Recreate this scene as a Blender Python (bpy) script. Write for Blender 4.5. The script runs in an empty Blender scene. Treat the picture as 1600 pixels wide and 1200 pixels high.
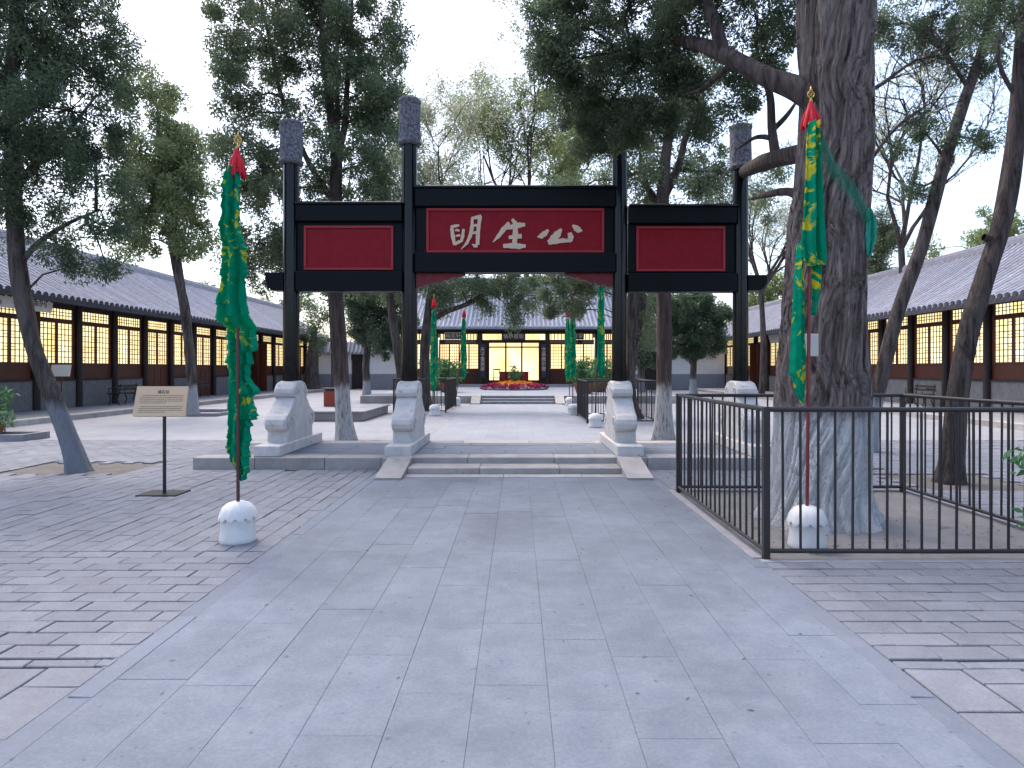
import bpy, math, random
import numpy as np
from mathutils import Vector

random.seed(7); RNG = np.random.default_rng(7)
scene = bpy.context.scene
COL = scene.collection
R = math.radians

# ------------------------------------------------------------------ camera
CAMH = 1.5; F = 1000.0; VU, VV = 809.0, 577.0
cd = bpy.data.cameras.new('camera'); cam = bpy.data.objects.new('camera', cd); COL.objects.link(cam)
cam.location = (0, 0, CAMH); cam.rotation_euler = (R(90), 0, 0)
cd.sensor_width = 36; cd.lens = 36 * F / 1600
cd.shift_x = (800 - VU) / 1600; cd.shift_y = (VV - 600) / 1600
cd.clip_start = 0.05; cd.clip_end = 3000
scene.camera = cam
# ------------------------------------------------------------------ sky, sun, exposure
SUN_EL, SUN_AZ = R(60), R(-35)        # azimuth clockwise from +Y
w = bpy.data.worlds.new('World'); scene.world = w; w.use_nodes = True
nt = w.node_tree; nt.nodes.clear()
sky = nt.nodes.new('ShaderNodeTexSky'); sky.sky_type = 'NISHITA'; sky.sun_disc = False
sky.sun_elevation = SUN_EL; sky.sun_rotation = SUN_AZ; sky.dust_density = 4.0; sky.air_density = 1.0; sky.ozone_density = 1.0
bg = nt.nodes.new('ShaderNodeBackground'); bg.inputs[1].default_value = 0.15
wo = nt.nodes.new('ShaderNodeOutputWorld')
nt.links.new(sky.outputs[0], bg.inputs[0]); nt.links.new(bg.outputs[0], wo.inputs[0])
sd = bpy.data.lights.new('sun', 'SUN'); sd.energy = 0.5; sd.angle = R(25); sd.color = (1, .97, .93)
sun = bpy.data.objects.new('sun', sd); COL.objects.link(sun)
dv = Vector((math.sin(SUN_AZ) * math.cos(SUN_EL), math.cos(SUN_AZ) * math.cos(SUN_EL), math.sin(SUN_EL)))
sun.rotation_euler = dv.to_track_quat('Z', 'Y').to_euler(); sun.location = (0, 0, 30)
vs = scene.view_settings
vs.view_transform = 'Standard'; vs.look = 'None'; vs.exposure = 1.5; vs.gamma = 1; vs.use_curve_mapping = False
cy = scene.cycles
cy.use_denoising = True; cy.max_bounces = 6; cy.diffuse_bounces = 3; cy.glossy_bounces = 2
cy.transmission_bounces = 3; cy.transparent_max_bounces = 4; cy.caustics_reflective = False; cy.caustics_refractive = False

# ------------------------------------------------------------------ helpers
WL = {}
def P(u, v, Y): return Vector(((u - VU) * Y / F, Y, CAMH - (v - VV) * Y / F))
def G(u, v): Y = CAMH * F / (v - VV); return Vector(((u - VU) * Y / F, Y, 0))

def tag(o, label=None, cat=None, group=None, kind=None):
    if label: o['label'] = label
    if cat: o['category'] = cat
    if group: o['group'] = group
    if kind: o['kind'] = kind
    return o
def link(name, data, mat=None, parent=None, loc=(0, 0, 0), rot=None):
    o = bpy.data.objects.new(name, data); COL.objects.link(o)
    loc = Vector(loc); WL[o.name] = loc
    if parent is not None:
        o.parent = parent; o.location = loc - WL[parent.name]
    else: o.location = loc
    if rot: o.rotation_euler = rot
    if mat is not None and data is not None and len(data.materials) == 0: data.materials.append(mat)
    return o
def thing(name, loc, label, cat, group=None):
    return tag(link(name, None, None, None, loc), label, cat, group)

class MB:
    def __init__(s): s.v = []; s.f = []; s.sm = []
    def add(s, vs, fs, smooth=False):
        b = len(s.v); s.v += [tuple(p) for p in vs]
        s.f += [tuple(b + i for i in f) for f in fs]; s.sm += [smooth] * len(fs); return s
    def box(s, a, b, c=0.0):
        (x0, y0, z0), (x1, y1, z1) = a, b
        if x0 > x1: x0, x1 = x1, x0
        if y0 > y1: y0, y1 = y1, y0
        if z0 > z1: z0, z1 = z1, z0
        if c <= 0:
            return s.add([(x0,y0,z0),(x1,y0,z0),(x1,y1,z0),(x0,y1,z0),(x0,y0,z1),(x1,y0,z1),(x1,y1,z1),(x0,y1,z1)],
                         [(3,2,1,0),(4,5,6,7),(0,1,5,4),(1,2,6,5),(2,3,7,6),(3,0,4,7)])
        def ring(x0,y0,x1,y1,z,k): return [(x0+k,y0,z),(x1-k,y0,z),(x1,y0+k,z),(x1,y1-k,z),(x1-k,y1,z),(x0+k,y1,z),(x0,y1-k,z),(x0,y0+k,z)]
        vs = ring(x0+c,y0+c,x1-c,y1-c,z0,c*.4)+ring(x0,y0,x1,y1,z0+c,c)+ring(x0,y0,x1,y1,z1-c,c)+ring(x0+c,y0+c,x1-c,y1-c,z1,c*.4)
        fs = [tuple(range(7,-1,-1)), tuple(range(24,32))]
        for k in range(3):
            for i in range(8): fs.append((k*8+i, k*8+(i+1)%8, k*8+8+(i+1)%8, k*8+8+i))
        return s.add(vs, fs)
    def prism(s, poly, axis, a, b):
        """extrude 2D polygon along axis ('x','y','z') from a to b"""
        n = len(poly)
        def m(p, t): return {'x': (t, p[0], p[1]), 'y': (p[0], t, p[1]), 'z': (p[0], p[1], t)}[axis]
        vs = [m(p, a) for p in poly] + [m(p, b) for p in poly]
        fs = [tuple(range(n-1, -1, -1)), tuple(range(n, 2*n))] + [(i, (i+1) % n, n+(i+1) % n, n+i) for i in range(n)]
        return s.add(vs, fs)
    def tube(s, pts, rad, n=8, cap=True, smooth=True):
        pts = [Vector(p) for p in pts]
        if not hasattr(rad, '__len__'): rad = [rad]*len(pts)
        vs = []; up = Vector((0.13, 0.21, 1)).normalized() if abs((pts[-1]-pts[0]).normalized().z) < .9 else Vector((1, .1, 0))
        for i, p in enumerate(pts):
            d = (pts[min(i+1, len(pts)-1)] - pts[max(i-1, 0)]).normalized()
            a = d.cross(up).normalized(); b = d.cross(a)
            for k in range(n):
                t = 2*math.pi*k/n; vs.append(p + (a*math.cos(t) + b*math.sin(t))*rad[i])
        fs = []
        for i in range(len(pts)-1):
            for k in range(n): fs.append((i*n+k, i*n+(k+1) % n, (i+1)*n+(k+1) % n, (i+1)*n+k))
        s.add(vs, fs, smooth)
        if cap: s.add(vs[:n], [tuple(range(n))]); s.add(vs[-n:], [tuple(range(n-1, -1, -1))])
        return s
    def lathe(s, prof, n=24, c=(0, 0), smooth=True, wob=None):
        vs = []
        for (r, z) in prof:
            for k in range(n):
                t = 2*math.pi*k/n; rr = r*(wob(t, z) if wob else 1)
                vs.append((c[0]+rr*math.cos(t), c[1]+rr*math.sin(t), z))
        fs = []
        for i in range(len(prof)-1):
            for k in range(n): fs.append((i*n+k, i*n+(k+1) % n, (i+1)*n+(k+1) % n, (i+1)*n+k))
        fs.append(tuple(range(n-1, -1, -1))); fs.append(tuple((len(prof)-1)*n+k for k in range(n)))
        return s.add(vs, fs, smooth)
    def mesh(s, name):
        me = bpy.data.meshes.new(name); me.from_pydata(s.v, [], s.f)
        me.polygons.foreach_set('use_smooth', s.sm); me.update(); return me
    def build(s, name, mat, parent=None, loc=(0, 0, 0), rot=None, world=False):
        """world=True: vertices are in world space, origin moved to loc"""
        if world:
            L = Vector(loc); s.v = [(x-L.x, y-L.y, z-L.z) for (x, y, z) in s.v]
        return link(name, s.mesh(name), mat, parent, loc, rot)

def np_mesh(name, V, quads, smooth=False):
    me = bpy.data.meshes.new(name)
    n = len(V); q = len(quads)
    me.vertices.add(n); me.vertices.foreach_set('co', V.astype(np.float32).ravel())
    me.loops.add(q*4); me.loops.foreach_set('vertex_index', quads.astype(np.int32).ravel())
    me.polygons.add(q); me.polygons.foreach_set('loop_start', np.arange(0, q*4, 4, dtype=np.int32))
    if smooth: me.polygons.foreach_set('use_smooth', np.ones(q, dtype=bool))
    me.update(calc_edges=True); me.validate(); return me

# ------------------------------------------------------------------ materials
def mat_new(name):
    m = bpy.data.materials.new(name); m.use_nodes = True
    return m, m.node_tree, m.node_tree.nodes['Principled BSDF']
def N(t, kind, **kw):
    n = t.nodes.new(kind)
    for k, v in kw.items(): setattr(n, k, v)
    return n
def setin(n, **kw):
    for k, v in kw.items(): n.inputs[k].default_value = v
def noise(t, vec, scale, detail=5, rough=.6, dist=0):
    n = N(t, 'ShaderNodeTexNoise'); setin(n, Scale=scale, Detail=detail, Roughness=rough, Distortion=dist)
    if vec is not None: t.links.new(vec, n.inputs['Vector'])
    return n.outputs['Fac']
def ramp(t, fac, a, b, ca=(0,0,0,1), cb=(1,1,1,1)):
    r = N(t, 'ShaderNodeValToRGB'); e = r.color_ramp.elements
    e[0].position = a; e[1].position = b; e[0].color = ca; e[1].color = cb
    t.links.new(fac, r.inputs[0]); return r.outputs[0]
def mixc(t, fac, a, b, mode='MIX'):
    m = N(t, 'ShaderNodeMix', data_type='RGBA', blend_type=mode)
    for sock, val in ((m.inputs[0], fac), (m.inputs[6], a), (m.inputs[7], b)):
        if hasattr(val, 'links'): t.links.new(val, sock)
        elif isinstance(val, (int, float)): sock.default_value = val
        else: sock.default_value = (*val[:3], 1)
    return m.outputs[2]
def mth(t, op, a, b=0.0):
    m = N(t, 'ShaderNodeMath', operation=op)
    for i, val in enumerate((a, b)):
        if hasattr(val, 'links'): t.links.new(val, m.inputs[i])
        else: m.inputs[i].default_value = val
    return m.outputs[0]
def coord(t, kind='Object', scale=(1, 1, 1), rnd=False):
    c = N(t, 'ShaderNodeTexCoord'); mp = N(t, 'ShaderNodeMapping'); mp.inputs['Scale'].default_value = scale
    t.links.new(c.outputs[kind], mp.inputs['Vector'])
    if rnd:
        oi = N(t, 'ShaderNodeObjectInfo'); mu = mth(t, 'MULTIPLY', oi.outputs['Random'], 37.0)
        cx = N(t, 'ShaderNodeCombineXYZ'); t.links.new(mu, cx.inputs[0]); t.links.new(mu, cx.inputs[1])
        t.links.new(cx.outputs[0], mp.inputs['Location'])
    return mp.outputs[0]
def bump(t, bs, h, strength, dist=.01):
    b = N(t, 'ShaderNodeBump'); setin(b, Strength=strength, Distance=dist)
    t.links.new(h, b.inputs['Height']); t.links.new(b.outputs[0], bs.inputs['Normal'])
def surf(name, c1, c2, scale=6, rough=.8, bmp=.2, bscale=None, stretch=(1,1,1), vary=0.0, spots=None, spec=.3, island=False, dist=.01, lo=.3, hi=.7):
    """noise-mottled surface; vary: brightness change from object to object"""
    m, t, bs = mat_new(name)
    vec = coord(t, 'Object', stretch, rnd=vary > 0)
    f = noise(t, vec, scale, 8, .65)
    col = ramp(t, f, lo, hi, (*c1, 1), (*c2, 1))
    if spots:
        sp = noise(t, vec, spots[1], 4, .7)
        col = mixc(t, ramp(t, sp, spots[2], spots[2]+.08), col, spots[0])
    if vary > 0:
        oi = N(t, 'ShaderNodeObjectInfo'); r = oi.outputs['Random']
        if island:
            g = N(t, 'ShaderNodeNewGeometry'); r = mth(t, 'FRACT', mth(t, 'ADD', r, g.outputs['Random Per Island']))
        k = mth(t, 'ADD', mth(t, 'MULTIPLY', r, 2*vary), 1-vary)
        cc = N(t, 'ShaderNodeCombineColor'); 
        for i in range(3): t.links.new(k, cc.inputs[i])
        col = mixc(t, 1.0, col, cc.outputs[0], 'MULTIPLY')
        h2 = mth(t, 'FRACT', mth(t, 'MULTIPLY', r, 7.31))
        col = mixc(t, mth(t, 'MULTIPLY', h2, .22), col, (c1[0]*1.12, c1[1]*.95, c1[2]*1.02))
    t.links.new(col, bs.inputs['Base Color'])
    rr = mth(t, 'ADD', mth(t, 'MULTIPLY', f, .25), rough-.12); t.links.new(rr, bs.inputs['Roughness'])
    bs.inputs['Specular IOR Level'].default_value = spec
    if bmp: bump(t, bs, noise(t, vec, bscale or scale*6, 6, .7), bmp, dist)
    return m
def plain(name, c, rough=.5, metal=0, spec=.5, mott=.15):
    m, t, bs = mat_new(name)
    f = noise(t, coord(t), 9, 5)
    col = mixc(t, f, [x*(1-mott) for x in c], [min(1, x*(1+mott)) for x in c])
    t.links.new(col, bs.inputs['Base Color']); bs.inputs['Metallic'].default_value = metal
    t.links.new(mth(t, 'ADD', mth(t, 'MULTIPLY', f, .3), rough-.15), bs.inputs['Roughness'])
    bs.inputs['Specular IOR Level'].default_value = spec
    return m
def emis(name, c1, c2, strength, scale=1.5, dim=.35):
    m, t, bs = mat_new(name)
    vec = coord(t, 'Object', (1, 1, .5), rnd=True)
    f = noise(t, vec, scale, 4, .6)
    col = ramp(t, f, .35, .65, (*c1, 1), (*c2, 1))
    bs.inputs['Base Color'].default_value = (.5, .45, .35, 1); bs.inputs['Roughness'].default_value = .5
    t.links.new(col, bs.inputs['Emission Color']); oi = N(t, 'ShaderNodeObjectInfo'); t.links.new(mth(t, 'MULTIPLY', mth(t, 'ADD', mth(t, 'MULTIPLY', oi.outputs['Random'], dim), 1-dim*.6), strength), bs.inputs['Emission Strength'])
    return m

M = {}
def paving(name, c1, c2, vary, stain, speck, fine, hue):
    m, t, bs = mat_new(name)
    g = N(t, 'ShaderNodeNewGeometry'); pos = g.outputs['Position']
    oi = N(t, 'ShaderNodeObjectInfo'); r = mth(t, 'FRACT', mth(t, 'ADD', oi.outputs['Random'], g.outputs['Random Per Island']))
    big = noise(t, pos, .9, 8, .62, .4); mid = noise(t, pos, 5.5, 8, .7); fin = noise(t, pos, 55, 4, .7); sp = noise(t, pos, 16, 3, .55)
    col = ramp(t, mid, .3, .7, (*c1, 1), (*c2, 1))
    k = mth(t, 'ADD', mth(t, 'MULTIPLY', r, 2*vary), 1-vary)
    k = mth(t, 'MULTIPLY', k, mth(t, 'ADD', mth(t, 'MULTIPLY', mth(t, 'SUBTRACT', big, .5), stain), 1))
    k = mth(t, 'MULTIPLY', k, mth(t, 'ADD', mth(t, 'MULTIPLY', mth(t, 'SUBTRACT', fin, .5), fine), 1))
    cc = N(t, 'ShaderNodeCombineColor')
    for q in range(3): t.links.new(k, cc.inputs[q])
    col = mixc(t, 1.0, col, cc.outputs[0], 'MULTIPLY')
    col = mixc(t, mth(t, 'MULTIPLY', mth(t, 'FRACT', mth(t, 'MULTIPLY', r, 7.31)), hue), col, (c1[0]*1.15, c1[1]*.97, c1[2]*.98))
    col = mixc(t, mth(t, 'MULTIPLY', ramp(t, sp, speck, speck+.05), .6), col, [x*.45 for x in c1])
    sp2 = noise(t, pos, 7, 5, .6, .8)
    col = mixc(t, mth(t, 'MULTIPLY', ramp(t, sp2, .66, .74), .35), col, [min(1, x*1.45) for x in c2])
    t.links.new(col, bs.inputs['Base Color'])
    t.links.new(mth(t, 'ADD', mth(t, 'MULTIPLY', mid, .3), .6), bs.inputs['Roughness']); bs.inputs['Specular IOR Level'].default_value = .22
    bump(t, bs, mth(t, 'ADD', mth(t, 'MULTIPLY', mid, .8), mth(t, 'MULTIPLY', fin, .35)), .35, .012)
    return m
M['slab'] = paving('path slab stone', (.124,.146,.186), (.180,.199,.236), .04, .95, .67, .7, .05)  # darker than the far path: tree shade over the near slabs put into the colour
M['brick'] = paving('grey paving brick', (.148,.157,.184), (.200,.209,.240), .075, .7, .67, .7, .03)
M['kerbpath'] = paving('path kerb stone', (.135,.155,.195), (.175,.195,.235), .08, .5, .67, .4, .1)
M['kerb'] = surf('kerb stone', (.20,.20,.215), (.30,.30,.32), 5, .8, .3, 40, vary=.14, spec=.2)
M['soil'] = surf('joint soil', (.10,.09,.085), (.17,.155,.145), 3, .95, .5, 30, spots=((.2,.19,.17), 14, .62))
M['pitsoil'] = surf('trodden soil', (.16,.153,.152), (.24,.23,.226), 2.5, .95, .6, 25, spots=((.13,.11,.09), 16, .64))
M['stone'] = surf('pale carved stone', (.44,.425,.41), (.66,.645,.63), 5, .75, .5, 24, vary=.06, spots=((.33,.30,.28), 6, .60))
M['whitestone'] = surf('white stone', (.62,.61,.60), (.76,.75,.74), 6, .6, .2, 40, spots=((.42,.41,.40), 7, .66))
M['edge'] = surf('platform edge stone', (.27,.255,.245), (.43,.41,.39), 3, .8, .4, 30, vary=.18, spots=((.2,.19,.18), 8, .64))
M['cap'] = surf('carved grey post cap', (.085,.085,.10), (.30,.30,.345), 26, .85, 1.0, 26, dist=.06, lo=.38, hi=.6)
M['black'] = plain('black lacquer', (.004,.005,.008), .16, spec=.3)
M['beam'] = plain('black beam lacquer', (.005,.007,.010), .45, spec=.12, mott=.5)
M['red'] = plain('red lacquer panel', (.25,.013,.022), .5, spec=.1, mott=.35)
M['redframe'] = plain('red moulding', (.34,.026,.036), .4, spec=.25)
M['bracket'] = plain('dull red carved bracket', (.12,.012,.018), .6)
M['gold'] = plain('pale gilt lettering', (.66,.50,.37), .55)
M['iron'] = plain('dark brown iron', (.024,.020,.022), .42, spec=.5)
M['roof'] = surf('grey roof tile', (.24,.24,.275), (.38,.38,.42), 5, .85, .4, 40, vary=.12, spots=((.15,.15,.16), 7, .66))
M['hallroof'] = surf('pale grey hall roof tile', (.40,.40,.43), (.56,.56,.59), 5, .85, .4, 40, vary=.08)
M['eaveend'] = surf('dark eave tile', (.035,.035,.045), (.07,.07,.085), 8, .8, .3, 40)
M['wood'] = surf('dark timber', (.018,.014,.015), (.04,.03,.03), 9, .6, .2, 50)
M['redwood'] = surf('brown red timber', (.055,.015,.010), (.10,.027,.015), 7, .5, .15, 50)
M['sill'] = surf('grey brick sill wall', (.13,.13,.135), (.20,.20,.205), 5, .85, .3, 40)
M['plaster'] = surf('white plaster', (.66,.66,.68), (.78,.78,.80), 2, .85, .1, 30)
M['dado'] = surf('grey brick dado', (.22,.23,.27), (.30,.31,.35), 5, .85, .3, 30)
M['lit'] = emis('lit window', (1.0,.66,.24), (1.0,.90,.52), .62, 2.2)
M['litdoor'] = emis('lit doorway', (1.0,.52,.14), (1.0,.80,.38), .5)
M['lithall'] = emis('lit hall interior', (1.0,.60,.20), (1.0,.86,.48), .60, .8)
M['bin_red'] = plain('orange red bin wood', (.32,.055,.028), .5)
M['signface'] = surf('tan sign board', (.62,.43,.28), (.70,.50,.33), 2, .6, .05)
M['ink'] = plain('dark ink', (.035,.03,.03), .6)
M['greysign'] = surf('pale grey sign board', (.50,.48,.45), (.58,.56,.53), 3, .7, .05)
M['pole_red'] = plain('red pole paint', (.20,.025,.030), .4)
M['pole_brown'] = plain('red brown pole paint', (.085,.022,.022), .4)
M['tassel'] = surf('red tassel', (.55,.012,.03), (.75,.03,.05), 30, .7, .6, 90, stretch=(3,3,.3))
M['brass'] = plain('brass finial', (.60,.36,.08), .35, metal=.85)
M['darkplaque'] = plain('dark blue plaque', (.02,.02,.035), .4)
M['tablered'] = plain('red table cloth', (.45,.03,.02), .7)
M['pot'] = surf('clay pot', (.20,.09,.06), (.28,.13,.09), 6, .8, .2)

def bark(name, c1, c2, white_z=None, sc=(7, 7, .9), wcol=(.42,.44,.48), soft=.25, wr=(.30, .46), twist=0):
    m, t, bs = mat_new(name)
    vec = coord(t, 'Object', sc)
    if twist:
        tc0 = N(t, 'ShaderNodeTexCoord'); wb = N(t, 'ShaderNodeTexNoise'); setin(wb, Scale=1.1, Detail=2.0); t.links.new(tc0.outputs['Object'], wb.inputs['Vector'])
        sp0 = N(t, 'ShaderNodeSeparateXYZ'); t.links.new(tc0.outputs['Object'], sp0.inputs[0])
        vr = N(t, 'ShaderNodeVectorRotate', rotation_type='Z_AXIS'); t.links.new(tc0.outputs['Object'], vr.inputs['Vector'])
        t.links.new(mth(t, 'ADD', mth(t, 'MULTIPLY', sp0.outputs[2], -twist), mth(t, 'MULTIPLY', wb.outputs['Fac'], 2.4)), vr.inputs['Angle'])
        mp0 = N(t, 'ShaderNodeMapping'); mp0.inputs['Scale'].default_value = sc; t.links.new(vr.outputs[0], mp0.inputs['Vector']); vec = mp0.outputs[0]
    f = noise(t, vec, 1.6, 9, .72, .8); f2 = noise(t, vec, 5, 6, .7)
    col = ramp(t, f, .38, .62, (*c1, 1), (*c2, 1))  # bark tones; dark streaks in bump hollows also stand in for furrow shade
    if white_z:
        tc = N(t, 'ShaderNodeTexCoord'); sp = N(t, 'ShaderNodeSeparateXYZ'); t.links.new(tc.outputs['Object'], sp.inputs[0])
        zz = mth(t, 'ADD', sp.outputs[2], mth(t, 'MULTIPLY', mth(t, 'SUBTRACT', f, .5), soft*2.5))
        msk = ramp(t, zz, 0, 1); 
        mr = N(t, 'ShaderNodeMapRange'); t.links.new(zz, mr.inputs[0])
        mr.inputs[1].default_value = white_z-soft*.3; mr.inputs[2].default_value = white_z+soft*.3; mr.inputs[3].default_value = 1; mr.inputs[4].default_value = 0
        wear = ramp(t, f2, *wr)
        col = mixc(t, mth(t, 'MULTIPLY', mr.outputs[0], wear), col, mixc(t, f, [x*.78 for x in wcol], wcol))
    t.links.new(col, bs.inputs['Base Color']); bs.inputs['Roughness'].default_value = .9; bs.inputs['Specular IOR Level'].default_value = .15
    bump(t, bs, mth(t, 'ADD', f, mth(t, 'MULTIPLY', f2, .5)), 1.0, .07)
    return m
M['bark_plain'] = bark('grey brown bark', (.035,.028,.027), (.15,.122,.115))
M['bark_w'] = bark('bark with lime wash', (.04,.032,.03), (.17,.14,.13), .95)
M['bark_faint'] = bark('bark with faint lime wash', (.05,.04,.037), (.17,.14,.13), .95, wcol=(.27,.29,.33), wr=(.28, .42))
M['bark_w2'] = bark('bark with worn lime wash', (.07,.05,.046), (.17,.13,.118), 1.15, wcol=(.62,.61,.60), wr=(.32, .5))
M['bark_big'] = bark('old cypress bark', (.065,.048,.048), (.38,.31,.29), 1.06, (11, 11, .6), (.80,.80,.81), .26, (.31, .45), .35)

def leafmat(name, c1, c2, c3=None, trans=.25):
    m, t, bs = mat_new(name)
    g = N(t, 'ShaderNodeNewGeometry')
    f = noise(t, coord(t, 'Object'), 1.1, 3, .6)
    col = mixc(t, ramp(t, f, .35, .65), c1, c2)
    col = mixc(t, mth(t, 'MULTIPLY', g.outputs['Random Per Island'], .6), col, c3 or [x*1.6 for x in c2])
    t.links.new(col, bs.inputs['Base Color']); bs.inputs['Roughness'].default_value = .65; bs.inputs['Specular IOR Level'].default_value = .2
    tr = N(t, 'ShaderNodeBsdfTranslucent'); t.links.new(col, tr.inputs[0])
    mx = N(t, 'ShaderNodeMixShader'); mx.inputs[0].default_value = trans
    t.links.new(bs.outputs[0], mx.inputs[1]); t.links.new(tr.outputs[0], mx.inputs[2])
    t.links.new(mx.outputs[0], t.nodes['Material Output'].inputs[0]); return m
M['leaf_dark'] = leafmat('dark cypress foliage', (.055,.086,.058), (.115,.155,.090), trans=.45)
M['leaf_mid'] = leafmat('cypress foliage', (.085,.122,.076), (.165,.205,.115), trans=.45)
M['leaf_olive'] = leafmat('olive green foliage', (.13,.175,.085), (.22,.26,.125), trans=.45)
M['leaf_light'] = leafmat('light green foliage', (.14,.19,.09), (.24,.28,.12), trans=.45)
M['leaf_pale'] = leafmat('pale thin foliage', (.25,.28,.20), (.36,.38,.25), trans=.5)
M['leaf_fresh'] = leafmat('fresh green leaf', (.05,.13,.05), (.09,.19,.08))
M['flower_red'] = leafmat('red flowers', (.35,.02,.06), (.5,.05,.08))
M['flower_orange'] = leafmat('orange flowers', (.6,.2,.03), (.75,.35,.05))
M['flower_purple'] = leafmat('purple flowers', (.16,.015,.06), (.25,.03,.1))

def clothmat(name, scale, thr, low, big=False):
    m, t, bs = mat_new(name)
    vec = coord(t, 'Object', (1, .35, .8))
    a = noise(t, vec, scale, 3, .55, 1.6); b = noise(t, vec, scale*.45, 2, .5, .3)
    green = mixc(t, noise(t, vec, 4, 4), (.003,.30,.17), (.008,.46,.28))
    msk = mth(t, 'MULTIPLY', ramp(t, a, thr, thr+.025), ramp(t, b, low, low+.04))
    col = mixc(t, msk, green, (.80,.70,.06))
    c = noise(t, vec, scale*1.3, 3, .5, 2.2)
    col = mixc(t, mth(t, 'MULTIPLY', ramp(t, c, .70, .72), ramp(t, b, .45, .5)), col, (.02,.06,.30))
    t.links.new(col, bs.inputs['Base Color']); bs.inputs['Roughness'].default_value = .9; bs.inputs['Specular IOR Level'].default_value = .05
    tr = N(t, 'ShaderNodeBsdfTranslucent'); t.links.new(col, tr.inputs[0])
    mx = N(t, 'ShaderNodeMixShader'); mx.inputs[0].default_value = .5
    t.links.new(bs.outputs[0], mx.inputs[1]); t.links.new(tr.outputs[0], mx.inputs[2])
    t.links.new(mx.outputs[0], t.nodes['Material Output'].inputs[0])
    bump(t, bs, noise(t, coord(t, 'Object', (30, 30, 6)), 1.5, 3), .2, .01)
    return m
M['cloth'] = clothmat('green banner cloth with yellow dragons', 9, .56, .47)
M['cloth_gold'] = clothmat('green banner cloth with gold patches', 7, .525, .44)
M['gauze_end'] = plain('gathered green gauze', (.008,.26,.19), .8)
M['gauze'], _t, _b = mat_new('thin green gauze')
_b.inputs['Base Color'].default_value = (.008, .20, .13, 1); _b.inputs['Roughness'].default_value = .9
_x = N(_t, 'ShaderNodeMixShader'); _tr = N(_t, 'ShaderNodeBsdfTransparent')
_t.links.new(ramp(_t, noise(_t, coord(_t, 'Object', (1, 1, 1)), 14, 5, .7), .35, .75), _x.inputs[0])
_t.links.new(_b.outputs[0], _x.inputs[1]); _t.links.new(_tr.outputs[0], _x.inputs[2]); _t.links.new(_x.outputs[0], _t.nodes['Material Output'].inputs[0])
def sheet_mat(name, sx, sy, c1, c2, mortar, swap=False):
    m, t, bs = mat_new(name)
    tc = N(t, 'ShaderNodeTexCoord'); mp = N(t, 'ShaderNodeMapping'); t.links.new(tc.outputs['Object'], mp.inputs[0])
    if swap: mp.inputs['Rotation'].default_value = (0, 0, R(90))
    br = N(t, 'ShaderNodeTexBrick'); setin(br, Scale=1.0, **{'Brick Width': sx, 'Row Height': sy, 'Mortar Size': .006, 'Mortar Smooth': .3, 'Bias': .0})
    br.inputs['Color1'].default_value = (*c1, 1); br.inputs['Color2'].default_value = (*c2, 1); br.inputs['Mortar'].default_value = (*mortar, 1)
    t.links.new(mp.outputs[0], br.inputs['Vector'])
    n = noise(t, coord(t), .6, 8, .7)
    col = mixc(t, .55, br.outputs[0], ramp(t, n, .3, .7, (*[x*.9 for x in c1], 1), (*[x*1.12 for x in c2], 1)))
    t.links.new(col, bs.inputs['Base Color']); bs.inputs['Roughness'].default_value = .75; bs.inputs['Specular IOR Level'].default_value = .25
    bump(t, bs, br.outputs[1], .25, -.01); return m
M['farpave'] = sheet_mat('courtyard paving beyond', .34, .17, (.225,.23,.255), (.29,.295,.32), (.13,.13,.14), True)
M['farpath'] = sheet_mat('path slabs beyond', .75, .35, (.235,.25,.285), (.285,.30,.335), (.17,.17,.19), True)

# ------------------------------------------------------------------ ground, path, paving
g = MB(); g.add([(-800,-60,-.05),(800,-60,-.05),(800,1500,-.05),(-800,1500,-.05)], [(0,1,2,3)])
tag(g.build('ground', M['soil']), kind='structure')

def paver_mesh(lx, ly, h, c, jit, tilt):
    rx = lambda: random.uniform(-jit, jit)
    X, Y = lx/2, ly/2
    o = [(-X+rx(), -Y+rx()), (X+rx(), -Y+rx()), (X+rx(), Y+rx()), (-X+rx(), Y+rx())]
    dz = [random.uniform(-tilt, tilt) for _ in range(4)]
    vs = [(x, y, -h) for x, y in o] + [(x, y, -c+d) for (x, y), d in zip(o, dz)] + \
         [(x-math.copysign(c, x), y-math.copysign(c, y), d) for (x, y), d in zip(o, dz)]
    fs = [(8,9,10,11)]
    for i in range(4):
        j = (i+1) % 4; fs += [(i, j, 4+j, 4+i), (4+i, 4+j, 8+j, 8+i)]
    return vs, fs
VAR = {}
def variants(key, lx, ly, h, c, jit, tilt, n=7):
    if key not in VAR: VAR[key] = [paver_mesh(lx, ly, h, c, jit, tilt) for _ in range(n)]
    return VAR[key]
def holed(x, y, holes): return any(a < x < b and c < y < d for a, b, c, d in holes)
def pave_zone(out, key, xr, yr, bx, by, holes=(), joint=.009, along='x'):
    variants(key, bx-joint, by-joint, .05, .0045, .004, .002)
    (r0, r1), (q0, q1), bl, bw = (xr, yr, bx, by) if along == 'x' else (yr, xr, by, bx)
    nrow = max(1, round((q1-q0)/bw)); bw2 = (q1-q0)/nrow
    for r in range(nrow):
        q = q0+(r+.5)*bw2; p = r0 - (0.5 if r % 2 else 0.0)*bl - random.uniform(0, .06)
        while p < r1:
            a, b = max(p, r0), min(p+bl, r1); p += bl
            if b-a < .13*bl: continue
            k = (b-a)/bl; c = (a+b)/2
            x, y = (c, q) if along == 'x' else (q, c)
            if not holed(x, y, holes): out.append((key, x, y, k if along == 'x' else 1, 1 if along == 'x' else k))
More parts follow.
